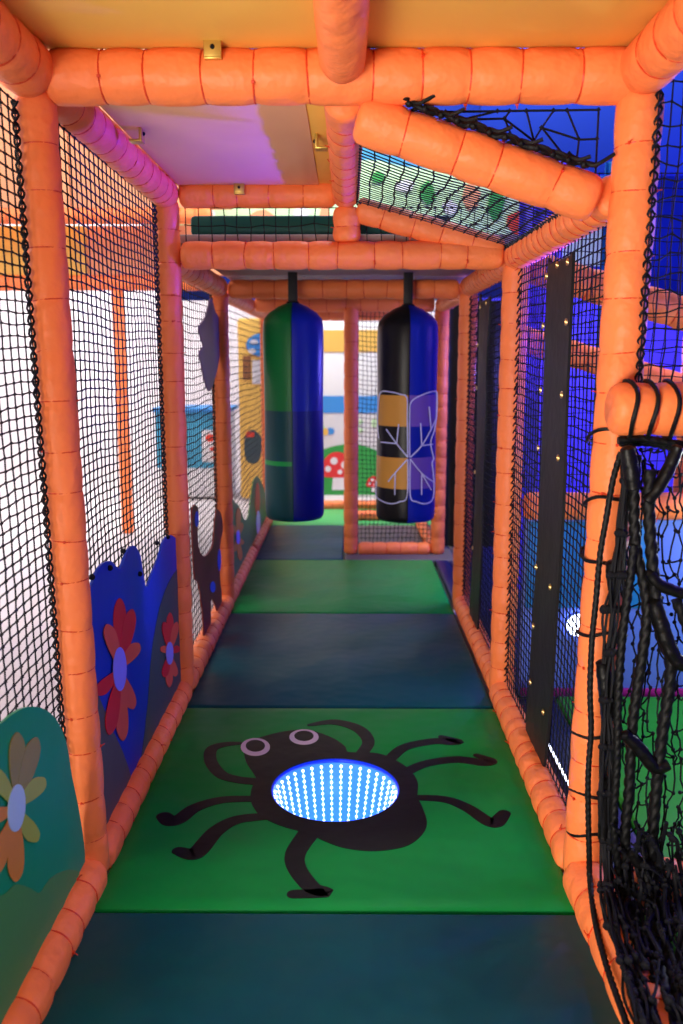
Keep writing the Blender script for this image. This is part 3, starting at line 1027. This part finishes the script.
BY = 4.13
zz = lambda py: onY(348, py, BY - .1).z
zt1, zb1 = onY(294, 303, BY).z, onY(294, 517, BY).z
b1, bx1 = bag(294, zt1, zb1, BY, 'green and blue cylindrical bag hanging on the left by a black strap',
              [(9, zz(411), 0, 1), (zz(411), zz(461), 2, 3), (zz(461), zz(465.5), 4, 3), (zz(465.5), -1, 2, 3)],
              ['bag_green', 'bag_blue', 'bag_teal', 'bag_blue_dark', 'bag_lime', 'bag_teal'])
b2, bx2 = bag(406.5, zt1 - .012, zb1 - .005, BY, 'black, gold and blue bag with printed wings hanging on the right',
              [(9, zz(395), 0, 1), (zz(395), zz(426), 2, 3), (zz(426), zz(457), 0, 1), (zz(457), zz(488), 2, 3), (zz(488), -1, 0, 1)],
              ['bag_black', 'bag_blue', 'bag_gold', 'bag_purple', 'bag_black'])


def on_bag(px, py, bx, rad=0.142):
    """point on the front of the cylinder"""
    d = ray(px, py)
    ox, oy = CAM.x - bx, CAM.y - BY
    A = d.x ** 2 + d.y ** 2
    B = 2 * (ox * d.x + oy * d.y)
    C_ = ox * ox + oy * oy - rad * rad
    D = B * B - 4 * A * C_
    if D < 0:
        t = -B / (2 * A)
    else:
        t = (-B - math.sqrt(D)) / (2 * A)
    p = CAM + d * t
    v = Vector((p.x - bx, p.y - BY, 0)).normalized() * (rad * 1.012 + .0015)
    return Vector((bx + v.x, BY + v.y, p.z))


Z9 = lambda zx, zy: (320 + zx / 4.88, 420 + zy / 4.88)
wings = {
    'right': [[(437, 182), (437, -20), (445, -89), (500, -124), (550, -139), (567, -130), (566, -34), (556, 46), (538, 110), (553, 190)],
              [(440, 190), (440, 370), (470, 398), (510, 408), (545, 390), (553, 330), (550, 260), (545, 210), (553, 190)]],
    'left': [[(428, 182), (426, -10), (424, -108), (390, -126), (345, -137), (298, -134), (286, -60), (284, 20), (290, 90)],
             [(428, 190), (425, 370), (390, 398), (350, 408), (310, 398), (278, 370), (280, 300)]],
    'veins': [[(440, 182), (495, 125), (540, 45), (560, 0)], [(495, 125), (490, 15)], [(495, 125), (548, 118)], [(540, 45), (530, -66)],
              [(440, 190), (495, 260), (548, 300)], [(495, 260), (494, 365)], [(495, 260), (540, 340)],
              [(428, 182), (375, 115), (325, 45)], [(375, 115), (385, 20)], [(375, 115), (300, 108)],
              [(428, 190), (368, 258), (335, 300)], [(368, 258), (366, 365)]]}
for part, strokes in wings.items():
    g = G()
    for st in strokes:
        pts = [on_bag(*Z9(p.x, p.y), bx2) for p in crom(px2(st), 5)]
        g.sweep(pts, 0.0034, 5)
    g.build('wing_print' if part != 'veins' else 'wing_veins', 'wing_line', b2)


# ------------------------------------------------------------------ black strips on the right nets
def strip(pts, X, label, gro):
    g = G()
    poly = [onX(p.x, p.y, X) for p in crom(px2(pts), 4, True)]
    # gentle buckle
    poly = [p + Vector((0.006 * math.sin(p.z * 5), 0, 0)) for p in poly]
    g.prism(poly, (.008, 0, 0))
    o = g.build('vinyl_strip', 'strip_black', origin=poly[0], smooth=False)
    tag(o, label, 'strip', 'black strips laced to the right nets')
    for (x, y) in gro:
        c = onX(x, y, X - 0.004)
        h = G()
        h.sweep([c + Vector((0, .0075 * math.cos(2 * PI * k / 14), .0075 * math.sin(2 * PI * k / 14))) for k in range(14)], .0026, 5, closed=True)
        h.build('grommet', 'brass', o)
    return o


s1 = strip([(545, 268), (548, 264), (558, 260), (568, 255), (570, 258), (567, 330), (563, 420), (560, 512), (553, 620), (548, 700), (542, 762), (538, 768), (525, 756), (523, 748),
            (528, 660), (533, 580), (537, 512), (541, 400)], XR - .012, 'wide black vinyl strip with brass eyelets on the nearer right net',
           [(546.5, 276), (557, 265), (567.5, 262), (543, 326), (540.5, 390), (538, 448), (566, 322), (561.5, 395), (558, 458), (536, 567), (550, 587), (533, 626), (530, 682),
            (543, 712)])
s2 = strip([(478, 305), (480, 302), (486, 299), (488, 301), (485, 360), (484, 420), (481, 512), (479, 570), (476, 628), (474, 632), (469, 624), (468, 618), (472, 540), (475, 450)],
           XR - .012, 'narrow black vinyl strip on the farther right net', [(480, 307), (486, 303), (477.5, 345), (476.5, 388), (474.8, 472), (472.5, 548)])
s1.location.x -= 0.0

# dark curtain in the rear right opening
g = G()
cpts = []
for i in range(41):
    t = i / 40
    cpts.append(Vector((XR + 0.055 + t * 0.45, Y4 + 0.12 + 0.016 * math.sin(t * 26), 0)))
vs, fs = [], []
for p in cpts:
    vs += [Vector((p.x, p.y, 0.02)), Vector((p.x, p.y, 1.62)), Vector((p.x, p.y + .006, 1.62)), Vector((p.x, p.y + .006, .02))]
for i in range(40):
    a, b = 4 * i, 4 * i + 4
    for j in range(4):
        j2 = (j + 1) % 4
        fs.append((a + j, a + j2, b + j2, b + j))
fs += [(0, 1, 2, 3), (163, 162, 161, 160)]
g.add(vs, fs)
tag(g.build('curtain', 'strip_black', origin=(XR + .25, Y4 + .12, .02)), 'black curtain closing the dark rear right opening', 'curtain')


# ------------------------------------------------------------------ rope web at the right
web = empty('rope_web', (0.75, 1.8, 0.0), 'tangled black rope web hanging from the crossbar at the lower right', 'rope web')
YW = 1.80


def rp(px, py, y=YW, z=0.055):
    p = onY(px, py, y)
    if p.z < z:
        p = onZ(px, py, z)
    return p


def rope(pts, r, y=YW, z=0.055, name='rope', lob=3, jitter=0.0):
    c = [rp(x, yy, y, z) for x, yy in pts]
    c = resample(crom(c, 10), max(r * 0.5, 0.004))
    if jitter:
        k1, k2 = rnd.uniform(20, 40), rnd.uniform(0, 6)
        c = [p + Vector((jitter * math.sin(k1 * i * 0.01 + k2), jitter * math.cos(k1 * .013 * i + k2), 0)) for i, p in enumerate(c)]
    g = G()
    g.sweep(c, r, 15 if r > .008 else 12, lobes=lob, pitch=r * 7.5, lobe=0.24)
    return g.build(name, 'rope_black', web)


rope([(621, 452), (613, 480), (606, 520), (600, 555), (596, 600), (592, 640), (590, 690), (591, 730), (588, 780), (589, 850), (590, 880), (596, 925), (608, 970), (622, 1010),
      (632, 1040)], 0.0065)
rope([(636, 455), (634, 500), (636, 548), (644, 585), (647, 612), (643, 650), (637, 690), (632, 730), (629, 790), (625, 840), (629, 890), (637, 930), (644, 980), (652, 1040)], 0.0115,
     YW - .02)
rope([(650, 470), (649, 510), (652, 560), (656, 600), (660, 632), (670, 660), (669, 690), (664, 722), (658, 770), (653, 830), (652, 872), (658, 910), (667, 950), (676, 990),
      (690, 1040)], 0.0125, YW - .03)
rope([(634, 545), (630, 580), (622, 640), (618, 700), (617, 760), (614, 830), (622, 890), (632, 930), (636, 980), (640, 1040)], 0.009, YW - .03)
rope([(644, 870), (652, 910), (660, 960), (668, 1000), (676, 1040)], 0.011, YW - .05)
rope([(676, 600), (690, 640), (700, 720), (705, 800), (690, 880), (684, 940), (690, 1000)], 0.0115, YW - .03)
rope([(618, 441), (640, 439), (665, 442), (690, 446), (730, 450)], 0.0085, Y1 - .115, name='header_rope')
rope([(620, 444), (650, 444), (690, 452), (730, 456)], 0.0065, Y1 - .10, name='header_rope')


def sleeve(pts, r, y=YW - .035):
    c = resample(crom([rp(x, yy, y) for x, yy in pts], 8), 0.006)
    n = len(c)
    rad = [r * (0.86 + 0.14 * math.sin(PI * i / max(1, n - 1)) + 0.07 * math.sin(i * 1.9) * math.sin(i * .7)) for i in range(n)]
    rad[0] *= .5
    rad[-1] *= .5
    return G().sweep(c, rad, 14).build('rope_sleeve', 'sleeve_black', web)


sleeve([(627, 446), (630, 465), (634, 490)], 0.017)
sleeve([(679, 445), (668, 470), (657, 489), (646, 502)], 0.014)
sleeve([(648, 570), (660, 585), (690, 596)], 0.013)
sleeve([(653, 598), (660, 620), (668, 645), (678, 662), (695, 668)], 0.017)
sleeve([(622, 733), (637, 746), (648, 760), (656, 768), (669, 764)], 0.015)
sleeve([(612, 560), (615, 590)], 0.016, YW + .0)
sleeve([(602, 660), (606, 690), (608, 720)], 0.017, YW + .0)
sleeve([(604, 775), (604, 810), (603, 840)], 0.013, YW + .0)
sleeve([(630, 850), (638, 862), (652, 866), (664, 862)], 0.014)
sleeve([(626, 950), (632, 985), (638, 1010)], 0.013, YW - .1)
sleeve([(668, 965), (678, 985), (695, 1000)], 0.016, YW - .1)

# gathered net bunch beside the post, and strewn cords of the pile
g = G()
for i in range(16):
    ox, ph, f1 = rnd.uniform(-9, 9), rnd.uniform(0, 6), rnd.uniform(2, 5)
    base = [(627, 455), (622, 520), (616, 575), (612, 620), (607, 680), (606, 740), (606, 800), (606, 860), (613, 915), (624, 960), (636, 1000), (646, 1045)]
    pts = [(x + ox * (0.5 + 0.5 * math.sin(f1 * k + ph)) + rnd.uniform(-4, 4), y) for k, (x, y) in enumerate(base)]
    c = crom([rp(x, y, YW + rnd.uniform(-.03, .02), rnd.uniform(.04, .1)) for x, y in pts], 9)
    g.sweep(c, 0.0030, 5)
    for k in range(4, len(c), 7):
        if rnd.random() < .7:
            g.ball(c[k], rnd.uniform(.006, .011), 6, 5)
g.build('gathered_net', 'net_black', web)
g = G()
for i in range(100):
    x = rnd.uniform(600, 705)
    y0_ = rnd.uniform(820, 1000)
    pts = [(x, y0_)]
    for k in range(5):
        pts.append((pts[-1][0] + rnd.uniform(-6, 16), pts[-1][1] + rnd.uniform(8, 34)))
    lim = lambda q: max(q[0], 593 + max(0, q[1] - 880) * 0.36)
    c = crom([rp(lim(q), q[1], YW - rnd.uniform(.0, .08), rnd.uniform(.03, .1)) for q in pts], 6)
    g.sweep(c, rnd.choice([.0028, .003, .0048]), 6)
    for q in c[3::8]:
        g.ball(q, rnd.uniform(.006, .01), 6, 5)
o = g.build('net_pile', 'net_black', web)
# loose irregular mesh across the opening
g = G()
gx, gz = 14, 22
nod = {}
for i in range(gx):
    for j in range(gz):
        x = 622 + i * 7.5 + rnd.uniform(-4, 4) + 3 * math.sin(j * .9)
        y = 448 + j * 21 + rnd.uniform(-8, 8) + 5 * math.sin(i * 1.1)
        nod[i, j] = rp(x, y, YW + .03 + rnd.uniform(-.012, .012), .06)
for (i, j), p in nod.items():
    for q in ((i + 1, j), (i, j + 1)):
        if q in nod and rnd.random() < (.62 if q[0] != i else .9):
            e = nod[q]
            mid = (p + e) / 2 + Vector((rnd.uniform(-.008, .008), 0, -rnd.uniform(0, .012)))
            g.sweep([p, (p + mid) / 2 + Vector((0, 0, -.002)), mid, (mid + e) / 2, e], .0021, 4)
    g.ball(p, .005, 6, 4)
g.build('loose_mesh', 'net_black', web)
# lashings round the post and the crossbar
g = G()


def loop(c, axis, r, rope_r, tilt, seed):
    axis = Vector(axis).normalized()
    q = axis.to_track_quat('Z', 'Y')
    m = q.to_matrix() @ Matrix.Rotation(tilt, 3, 'X') @ Matrix.Rotation(seed, 3, 'Z')
    pts = []
    for k in range(40):
        a = 2 * PI * k / 40
        pts.append(Vector(c) + m @ Vector((r * math.cos(a), r * math.sin(a), 0.004 * math.sin(3 * a))))
    h = G().sweep(pts, rope_r, 8, closed=True, lobes=3, pitch=.03)
    h.build('lashing', 'rope_black', web)


for py, t in ((438, .35), (505, .3), (560, -.2), (640, .25), (743, .3), (800, .2), (843, .35)):
    loop((XR + .006, Y1, onY(600, py, Y1 - .05).z), (0, 0, 1), 0.055, 0.004, t, py)
for px_ in (624, 643, 664, 690, 715):
    p = onY(px_, 418, Y1 - .09)
    loop((p.x, Y1 - .105, 1.147), (1, 0, 0), 0.0605, 0.0048, rnd.uniform(-.12, .12), px_)
for y_ in (1.72, 1.58, 1.46):
    loop((XR, y_, 0.012), (0, 1, 0), 0.0565, 0.004, .4, y_ * 10)


# ------------------------------------------------------------------ right bay
g = G().rbox((0.66, 3.125, -0.03), (2.5, 3.165, 0.675), 0.01)
sp_ = g.build('padded_barrier', 'sky_panel', origin=(1.5, 3.14, -.03))
tag(sp_, 'sky blue padded panel standing behind the green mat in the right bay', 'padded panel')
G().rbox((0.67, 3.118, 0.33), (1.12, 3.128, 0.66), 0.004).build('teal_patch', 'teal_panel', sp_)
G().rbox((0.66, 3.112, -0.02), (2.5, 3.128, 0.012), 0.004).build('magenta_trim', 'magenta', sp_)
lc = onY(578, 625, 3.10)
g = G()
g.sweep([lc + Vector((0, .012, 0)), lc + Vector((0, -.006, 0))], 0.042, 28)
lo = g.build('wall_light', 'lamp_white', origin=lc, smooth=False)
tag(lo, 'round white light glowing on the blue panel behind the right net', 'light')
G().sweep([lc + Vector((0.047 * math.cos(2 * PI * k / 32), 0.002, 0.047 * math.sin(2 * PI * k / 32))) for k in range(32)], 0.006, 6, closed=True).build('bezel', 'sky_panel', lo)
a_, b_ = onZ(545, 752, 0.0), onZ(580, 822, 0.0)
xl = XR + .075
st = empty('light_strip', (xl, 2.5, -.01), 'thin glowing light strip on the floor beside the right net', 'light')
G().rbox((xl - .006, 2.2, -0.012), (xl + .006, 2.95, -0.002), 0.002).build('strip_base', 'mat_navy', st)
g = G()
pts, rad = [], []
for k in range(60):
    for u, f in ((-.004, .2), (-.0025, .8), (0, 1), (.0025, .8), (.004, .2)):
        pts.append(Vector((xl, 2.21 + k * 0.0124 + u, 0)))
        rad.append(.0044 * f)
g.sweep(pts, rad, 6)
g.build('light_dots', 'lamp_white', st)
# tall violet panels deep in the bay
for i, (x, w_, m, lab) in enumerate(((0.95, .22, 'violet_wall', 'violet hanging drape nearest the corridor, deep in the right bay'),
                                     (1.35, .2, 'teal_panel', 'teal hanging drape in the middle of the right bay'),
                                     (1.85, .3, 'violet_wall', 'wide violet hanging drape at the far right of the right bay'))):
    g = G()
    vs, fs = [], []
    for k in range(25):
        t = k / 24
        xx, yy = x + (t - .5) * w_, 4.4 + 0.025 * math.sin(t * 19)
        vs += [Vector((xx, yy, .05)), Vector((xx, yy, 2.2)), Vector((xx, yy + .008, 2.2)), Vector((xx, yy + .008, .05))]
    for k in range(24):
        a, b = 4 * k, 4 * k + 4
        for j in range(4):
            fs.append((a + j, a + (j + 1) % 4, b + (j + 1) % 4, b + j))
    fs += [(0, 1, 2, 3), (99, 98, 97, 96)]
    g.add(vs, fs)
    tag(g.build('drape', m, origin=(x, 4.4, .05)), lab, 'drape', 'hanging drapes in the right bay')

# ------------------------------------------------------------------ background beyond the corridor
YB = 8.3
# mushroom mural on its board
p0, p1 = onY(268, 515, YB), onY(560, 300, YB)
mb = G().rbox((p0.x, YB, -.02), (p1.x, YB + .05, onY(348, 322, YB).z), 0.01).build('mural_board', 'white_print', origin=((p0.x + p1.x) / 2, YB, -.02))
tag(mb, 'white mural board with green hill and red mushrooms at the corridor end', 'mural board')


def onboard(pts, m, name, d, parent=mb, n=5, smoothpts=True):
    c = crom(px2(pts), n, True) if smoothpts else px2(pts)
    poly = [onY(p.x, p.y, YB - d) for p in c]
    return G().prism(poly, (0, .004, 0)).build(name, m, parent, smooth=False)


def ellp(cx, cy, rx, ry, n=24):
    return [(cx + rx * math.cos(2 * PI * k / n), cy + ry * math.sin(2 * PI * k / n)) for k in range(n)]


onboard([(268, 330), (470, 330), (470, 352), (268, 352)], 'sun_yellow', 'yellow_band', .006, smoothpts=False)
onboard([(268, 396), (470, 396), (470, 413), (268, 413)], 'sky_blue', 'blue_band', .006, smoothpts=False)
onboard([(268, 470), (290, 455), (315, 452), (335, 446), (355, 444), (375, 450), (400, 462), (440, 466), (475, 462), (475, 508), (268, 508)], 'grass_green', 'hill_print', .006)
for cx, cy, s in ((338, 466, 1.0), (374, 482, .42)):
    cap_ = onboard([(cx - 17 * s, cy + 10 * s), (cx - 15 * s, cy - 4 * s), (cx - 8 * s, cy - 12 * s), (cx, cy - 14 * s), (cx + 9 * s, cy - 11 * s), (cx + 16 * s, cy - 2 * s), (cx + 18 * s, cy + 10 * s)],
                   'toad_red', 'mushroom_cap', .012)
    for dx, dy_, r_ in ((-4, -5, 3.6), (-10, 3, 3), (7, -1, 4), (2, 6, 2.4)):
        onboard(ellp(cx + dx * s, cy + dy_ * s, r_ * s, r_ * s), 'white_print', 'cap_spot', .016, cap_, 1)
    onboard([(cx - 5 * s, cy + 10 * s), (cx + 6 * s, cy + 10 * s), (cx + 7 * s, cy + 24 * s), (cx - 6 * s, cy + 24 * s)], 'white_print', 'mushroom_stem', .010, smoothpts=False)
rs = random.Random(4)
for k in range(16):
    onboard(ellp(rs.uniform(320, 440), rs.uniform(418, 440), rs.uniform(2, 5), rs.uniform(2, 5)), rs.choice(['mint', 'sky_blue', 'peach', 'sun_yellow', 'red_print']), 'confetti_print',
            .0065 + k * .0002, n=1)

# yellow playhouse front
YH = 7.9
h0, h1 = onY(240, 470, YH), onY(283, 308, YH)
ph = G().rbox((h0.x, YH, -.03), (h1.x, YH + .12, onY(250, 318, YH).z), .03).build('playhouse_front', 'sun_yellow', origin=((h0.x + h1.x) / 2, YH, -.03))
tag(ph, 'yellow playhouse front with blue oval sign, left of the green bag', 'playhouse')
hp_ = lambda pts, m, nm, d, n=5: G().prism([onY(p.x, p.y, YH - d) for p in crom(px2(pts), n, True)], (0, .006, 0)).build(nm, m, ph, smooth=False)
hp_(ellp(263, 345, 17, 12), 'sky_blue', 'oval_sign', .008, 1)
hp_(ellp(254, 342, 4, 2.5), 'white_print', 'sign_spot', .014, 1)
hp_(ellp(252, 351, 4, 2.5), 'white_print', 'sign_spot', .014, 1)
hp_([(243, 356), (251, 356), (251, 380), (243, 380)], 'brown_print', 'shutter', .008, 1)
hp_([(252, 360), (262, 360), (262, 384), (252, 384)], 'white_print', 'window_print', .008, 1)
hp_([(245, 436), (253, 430), (262, 440), (258, 462), (246, 460)], 'hill_slate', 'dark_print', .008)
hp_([(246, 432), (254, 432), (254, 437), (246, 437)], 'red_print', 'red_print', .009, 1)

# teal counter
YC = 8.0
c0, c1 = onY(158, 470, YC), onY(228, 412, YC)
tcn = G().rbox((c0.x, YC, -.03), (c1.x, YC + .5, c1.z), .02).build('counter', 'white_print', origin=((c0.x + c1.x) / 2, YC + .25, -.03))
tag(tcn, 'teal counter seen through the left net near the white wall', 'counter')
G().rbox((c0.x - .03, YC - .04, c1.z), (c1.x + .03, YC + .54, c1.z + .04), .012).build('counter_top', 'sky_blue', tcn)
G().rbox((c0.x - .01, YC - .012, onY(190, 468, YC).z), (c1.x + .01, YC + .02, c1.z), .006).build('teal_front', 'teal_counter', tcn)
q0, q1 = onY(203, 462, YC), onY(222, 430, YC)
pst = G().rbox((q0.x, YC - .02, q0.z), (q1.x, YC - .004, q1.z), .004).build('poster', 'white_print', origin=((q0.x + q1.x) / 2, YC - .01, q0.z))
tag(pst, 'white poster with red shapes on the teal counter', 'poster')
for cx, cy, rx, ry in ((210, 438, 4.5, 4), (213, 449, 3.5, 2), (216, 457, 4, 2)):
    G().prism([onY(x, y, YC - .024) for x, y in ellp(cx, cy, rx, ry)], (0, .005, 0)).build('red_shape', 'red_print', pst, smooth=False)

# neighbouring play frame on the left
nb = onZ(128, 530, -0.03)
GN = 'frame of the neighbouring play unit'
NZ = onY(128, 283, nb.y).z
post(nb.x, nb.y, -0.05, NZ - .05, 'thin orange post of the neighbouring play unit, seen through the left net', GN, 0.045)
beam((nb.x - 2.6, nb.y, NZ), (XL - .35, nb.y, NZ), 'orange beam of the neighbouring unit across the white wall', GN, 0.055)
beam((nb.x - 2.6, nb.y - .3, NZ + .42), (XL - .3, nb.y - .3, NZ + .42), 'upper orange beam of the neighbouring unit under its peach panels', GN, 0.055)
for i in range(3):
    xa = nb.x - 2.4 + i * 1.1
    g = G().rbox((xa, nb.y - .02, NZ + .05), (xa + 1.095, nb.y + .03, NZ + .40), .015)
    tag(g.build('infill_board', ['peach', 'sun_yellow', 'peach'][i], origin=(xa + .5, nb.y, NZ + .06)),
        ['peach panel of the neighbouring unit at the far left', 'yellow panel in the middle of the neighbouring unit', 'peach panel of the neighbouring unit nearest the corridor'][i],
        'panel', 'panels of the neighbouring play unit')
    g = G().rbox((xa, nb.y - .34, NZ + .46), (xa + 1.095, nb.y - .28, NZ + 1.7), .015)
    tag(g.build('infill_board', ['sun_yellow', 'peach', 'peach'][i], origin=(xa + .5, nb.y - .33, NZ + .5)),
        ['tall yellow panel high on the neighbouring unit', 'tall peach panel high in the middle of the neighbouring unit', 'tall peach panel high on the neighbouring unit beside the corridor'][i],
        'panel', 'panels of the neighbouring play unit')

# upper level seen through the sloping net
YU = 6.6
bn = G().rbox((-1.4, YU, 1.691), (2.6, YU + .06, 3.6), .02).build('mural_banner', 'deep_blue', origin=(0.6, YU, 1.75))
tag(bn, 'bright jungle print banner on the upper level behind the sloping net', 'banner')
bpz = lambda pts, m, nm, d, n=4: G().prism([onY(p.x, p.y, YU - d) for p in crom(px2(pts), n, True)], (0, .005, 0)).build(nm, m, bn, smooth=False)
bpz([(178, 190), (330, 190), (356, 138), (420, 140), (500, 146), (610, 152), (622, 262), (178, 262)], 'aqua', 'sky_print', .004, 2)
bpz([(178, 196), (330, 196), (362, 160), (400, 166), (450, 172), (520, 190), (600, 200), (620, 265), (420, 265), (178, 265)], 'mint', 'leaf_print', .008, 2)
for k, (x, y, rx, ry, m) in enumerate([(205, 214, 9, 10, 'white_print'), (232, 213, 8, 8, 'mint'), (262, 216, 12, 9, 'peach'), (300, 213, 9, 9, 'white_print'), (325, 216, 8, 9, 'peach'),
                                       (470, 196, 9, 13, 'peach'), (496, 205, 8, 16, 'grass_green'), (520, 222, 14, 12, 'red_print'), (536, 218, 5, 9, 'white_print'),
                                       (405, 186, 9, 8, 'white_print'), (428, 192, 9, 11, 'grass_green'), (450, 208, 8, 9, 'white_print'), (378, 178, 8, 6, 'grass_green')]):
    bpz([(x + rx * (math.cos(2 * PI * q / 6 + k) * rs.uniform(.6, 1.25)), y + ry * (math.sin(2 * PI * q / 6 + k) * rs.uniform(.7, 1.3))) for q in range(6)], m, 'leaf_patch', .012 + k * .0015, 1)
g = G().rbox((0.75, 5.2, 2.3), (3.2, 5.26, 4.595), .02)
tag(g.build('wall_hanging', 'deep_blue', origin=(2, 5.23, 2.3)), 'deep blue panel above the sloping net at the upper right', 'panel')

# ------------------------------------------------------------------ room shell
def plane(name, a, b, c, d, m):
    g = G()
    g.add([a, b, c, d], [(0, 1, 2, 3)])
    o = g.build(name, m, recalc=False, smooth=False)
    return struct(o)


fx0, fx1, fy0, fy1, fz = -6.0, 3.6, -4.0, 10.5, -0.052
CZ = 4.6
g = G()
a, b, c, d = HC.x - .2, HC.x + .2, HC.y - .2, HC.y + .2
for (xa, xb, ya, yb) in ((fx0, a, fy0, fy1), (b, fx1, fy0, fy1), (a, b, fy0, c), (a, b, d, fy1)):
    g.add([(xa, ya, fz), (xb, ya, fz), (xb, yb, fz), (xa, yb, fz)], [(0, 1, 2, 3)])
struct(g.build('floor', 'hall_floor', recalc=False, smooth=False))
plane('ceiling', (fx0, fy0, CZ), (fx0, fy1, CZ), (fx1, fy1, CZ), (fx1, fy0, CZ), 'navy_ceiling')
plane('wall_left', (fx0, fy0, fz), (fx0, fy1, fz), (fx0, fy1, CZ), (fx0, fy0, CZ), 'hall_white')
plane('wall_right', (fx1, fy0, fz), (fx1, fy1, fz), (fx1, fy1, CZ), (fx1, fy0, CZ), 'violet_wall')
plane('wall_back', (fx0, fy1, fz), (fx1, fy1, fz), (fx1, fy1, CZ), (fx0, fy1, CZ), 'hall_white')
plane('wall_front', (fx0, fy0, fz), (fx1, fy0, fz), (fx1, fy0, CZ), (fx0, fy0, CZ), 'hall_white')


for nm, x0_, x1_, yy in (('wall_bay_back', 0.78, fx1, 6.2),):
    g = G().rbox((x0_, yy, fz), (x1_, yy + .06, 1.68), 0.0)
    struct(g.build(nm, 'violet_wall', smooth=False))


# ------------------------------------------------------------------ lights
def area(name, loc, target, sx, sy, power, color):
    l = bpy.data.lights.new(name, 'AREA')
    l.shape = 'RECTANGLE'
    l.size, l.size_y = sx, sy
    l.energy = power
    l.color = color
    o = bpy.data.objects.new(name, l)
    COL.objects.link(o)
    o.location = loc
    o.rotation_euler = (Vector(target) - Vector(loc)).to_track_quat('-Z', 'Y').to_euler()
    return o


def spot(name, loc, target, power, color, ang=70, blend=.4, r=.05):
    l = bpy.data.lights.new(name, 'SPOT')
    l.energy, l.color, l.spot_size, l.spot_blend, l.shadow_soft_size = power, color, math.radians(ang), blend, r
    o = bpy.data.objects.new(name, l)
    COL.objects.link(o)
    o.location = loc
    o.rotation_euler = (Vector(target) - Vector(loc)).to_track_quat('-Z', 'Y').to_euler()
    return o


def point(name, loc, power, color, r=.08):
    l = bpy.data.lights.new(name, 'POINT')
    l.energy, l.color, l.shadow_soft_size = power, color, r
    o = bpy.data.objects.new(name, l)
    COL.objects.link(o)
    o.location = loc
    return o


# hall lamps on the left (bright), added fills behind the camera, coloured spots in the right bay
area('hall_lamp', (-3.2, 8.3, 4.4), (-3.2, 10.2, 0.6), 4.5, 1.5, 330, (1, 0.96, 0.96))
area('hall_lamp', (-3.6, 3.4, 4.4), (-3.2, 3.8, 0), 3.0, 4.5, 250, (1, 0.96, 0.95))
area('hall_lamp', (-0.4, 7.1, 3.7), (-0.4, 8.4, 0.9), 3.6, 0.5, 150, (1, 0.98, 0.95))
area('entrance_fill', (-1.2, -0.9, 0.5), (0.4, 1.7, 1.5), 1.2, 0.9, 125, (1, 0.92, 0.8))  # added soft fill from behind the camera, not a real fixture
spot('panel_fill', (1.0, -0.5, 1.1), (-0.63, 1.3, 0.25), 42, (.92, 1, .92), 50, .8, .2)  # unseen spot added to brighten the green hill panel
area('upper_lamp', (0.9, 4.6, 4.3), (0.6, 6.6, 2.4), 1.5, .8, 260, (.97, 1, .95))
spot('violet_spot', (1.55, 2.95, 1.2), (-0.65, 2.4, 1.72), 1000, (0.06, 0.012, 1.0), 40, .5, .03)
spot('violet_spot', (1.6, 2.75, 1.15), (-0.62, 3.3, 1.15), 60, (0.10, 0.02, 1.0), 34, .6, .03)
spot('blue_spot', (1.7, 2.6, 0.95), (-0.62, 2.5, 0.66), 150, (0.02, 0.13, 1.0), 19, .9, .04)
point('bay_light', (1.5, 2.3, 1.65), 34, (0.12, 0.12, 1.0))
point('bay_light', (2.2, 3.9, 1.5), 70, (0.30, 0.12, 1.0))
point('bay_light', (1.5, 5.3, 1.2), 60, (0.20, 0.16, 1.0))
point('bay_light', (1.7, 2.75, 0.75), 24, (0.85, 0.95, 0.9))
point('well_light', (HC.x, HC.y, -0.1), 0.5, (0.25, 0.5, 1.0), .03)

w = bpy.data.worlds.new('world')
sc.world = w
w.use_nodes = True
w.node_tree.nodes['Background'].inputs['Color'].default_value = (0.5, 0.5, 0.6, 1)
w.node_tree.nodes['Background'].inputs['Strength'].default_value = 0.03
for o in bpy.data.objects:
    if '_o' in o:
        del o['_o']
sc.view_settings.view_transform = 'Standard'
sc.view_settings.look = 'None'
sc.view_settings.gamma = 1
sc.view_settings.use_curve_mapping = False
sc.view_settings.exposure = 0.0
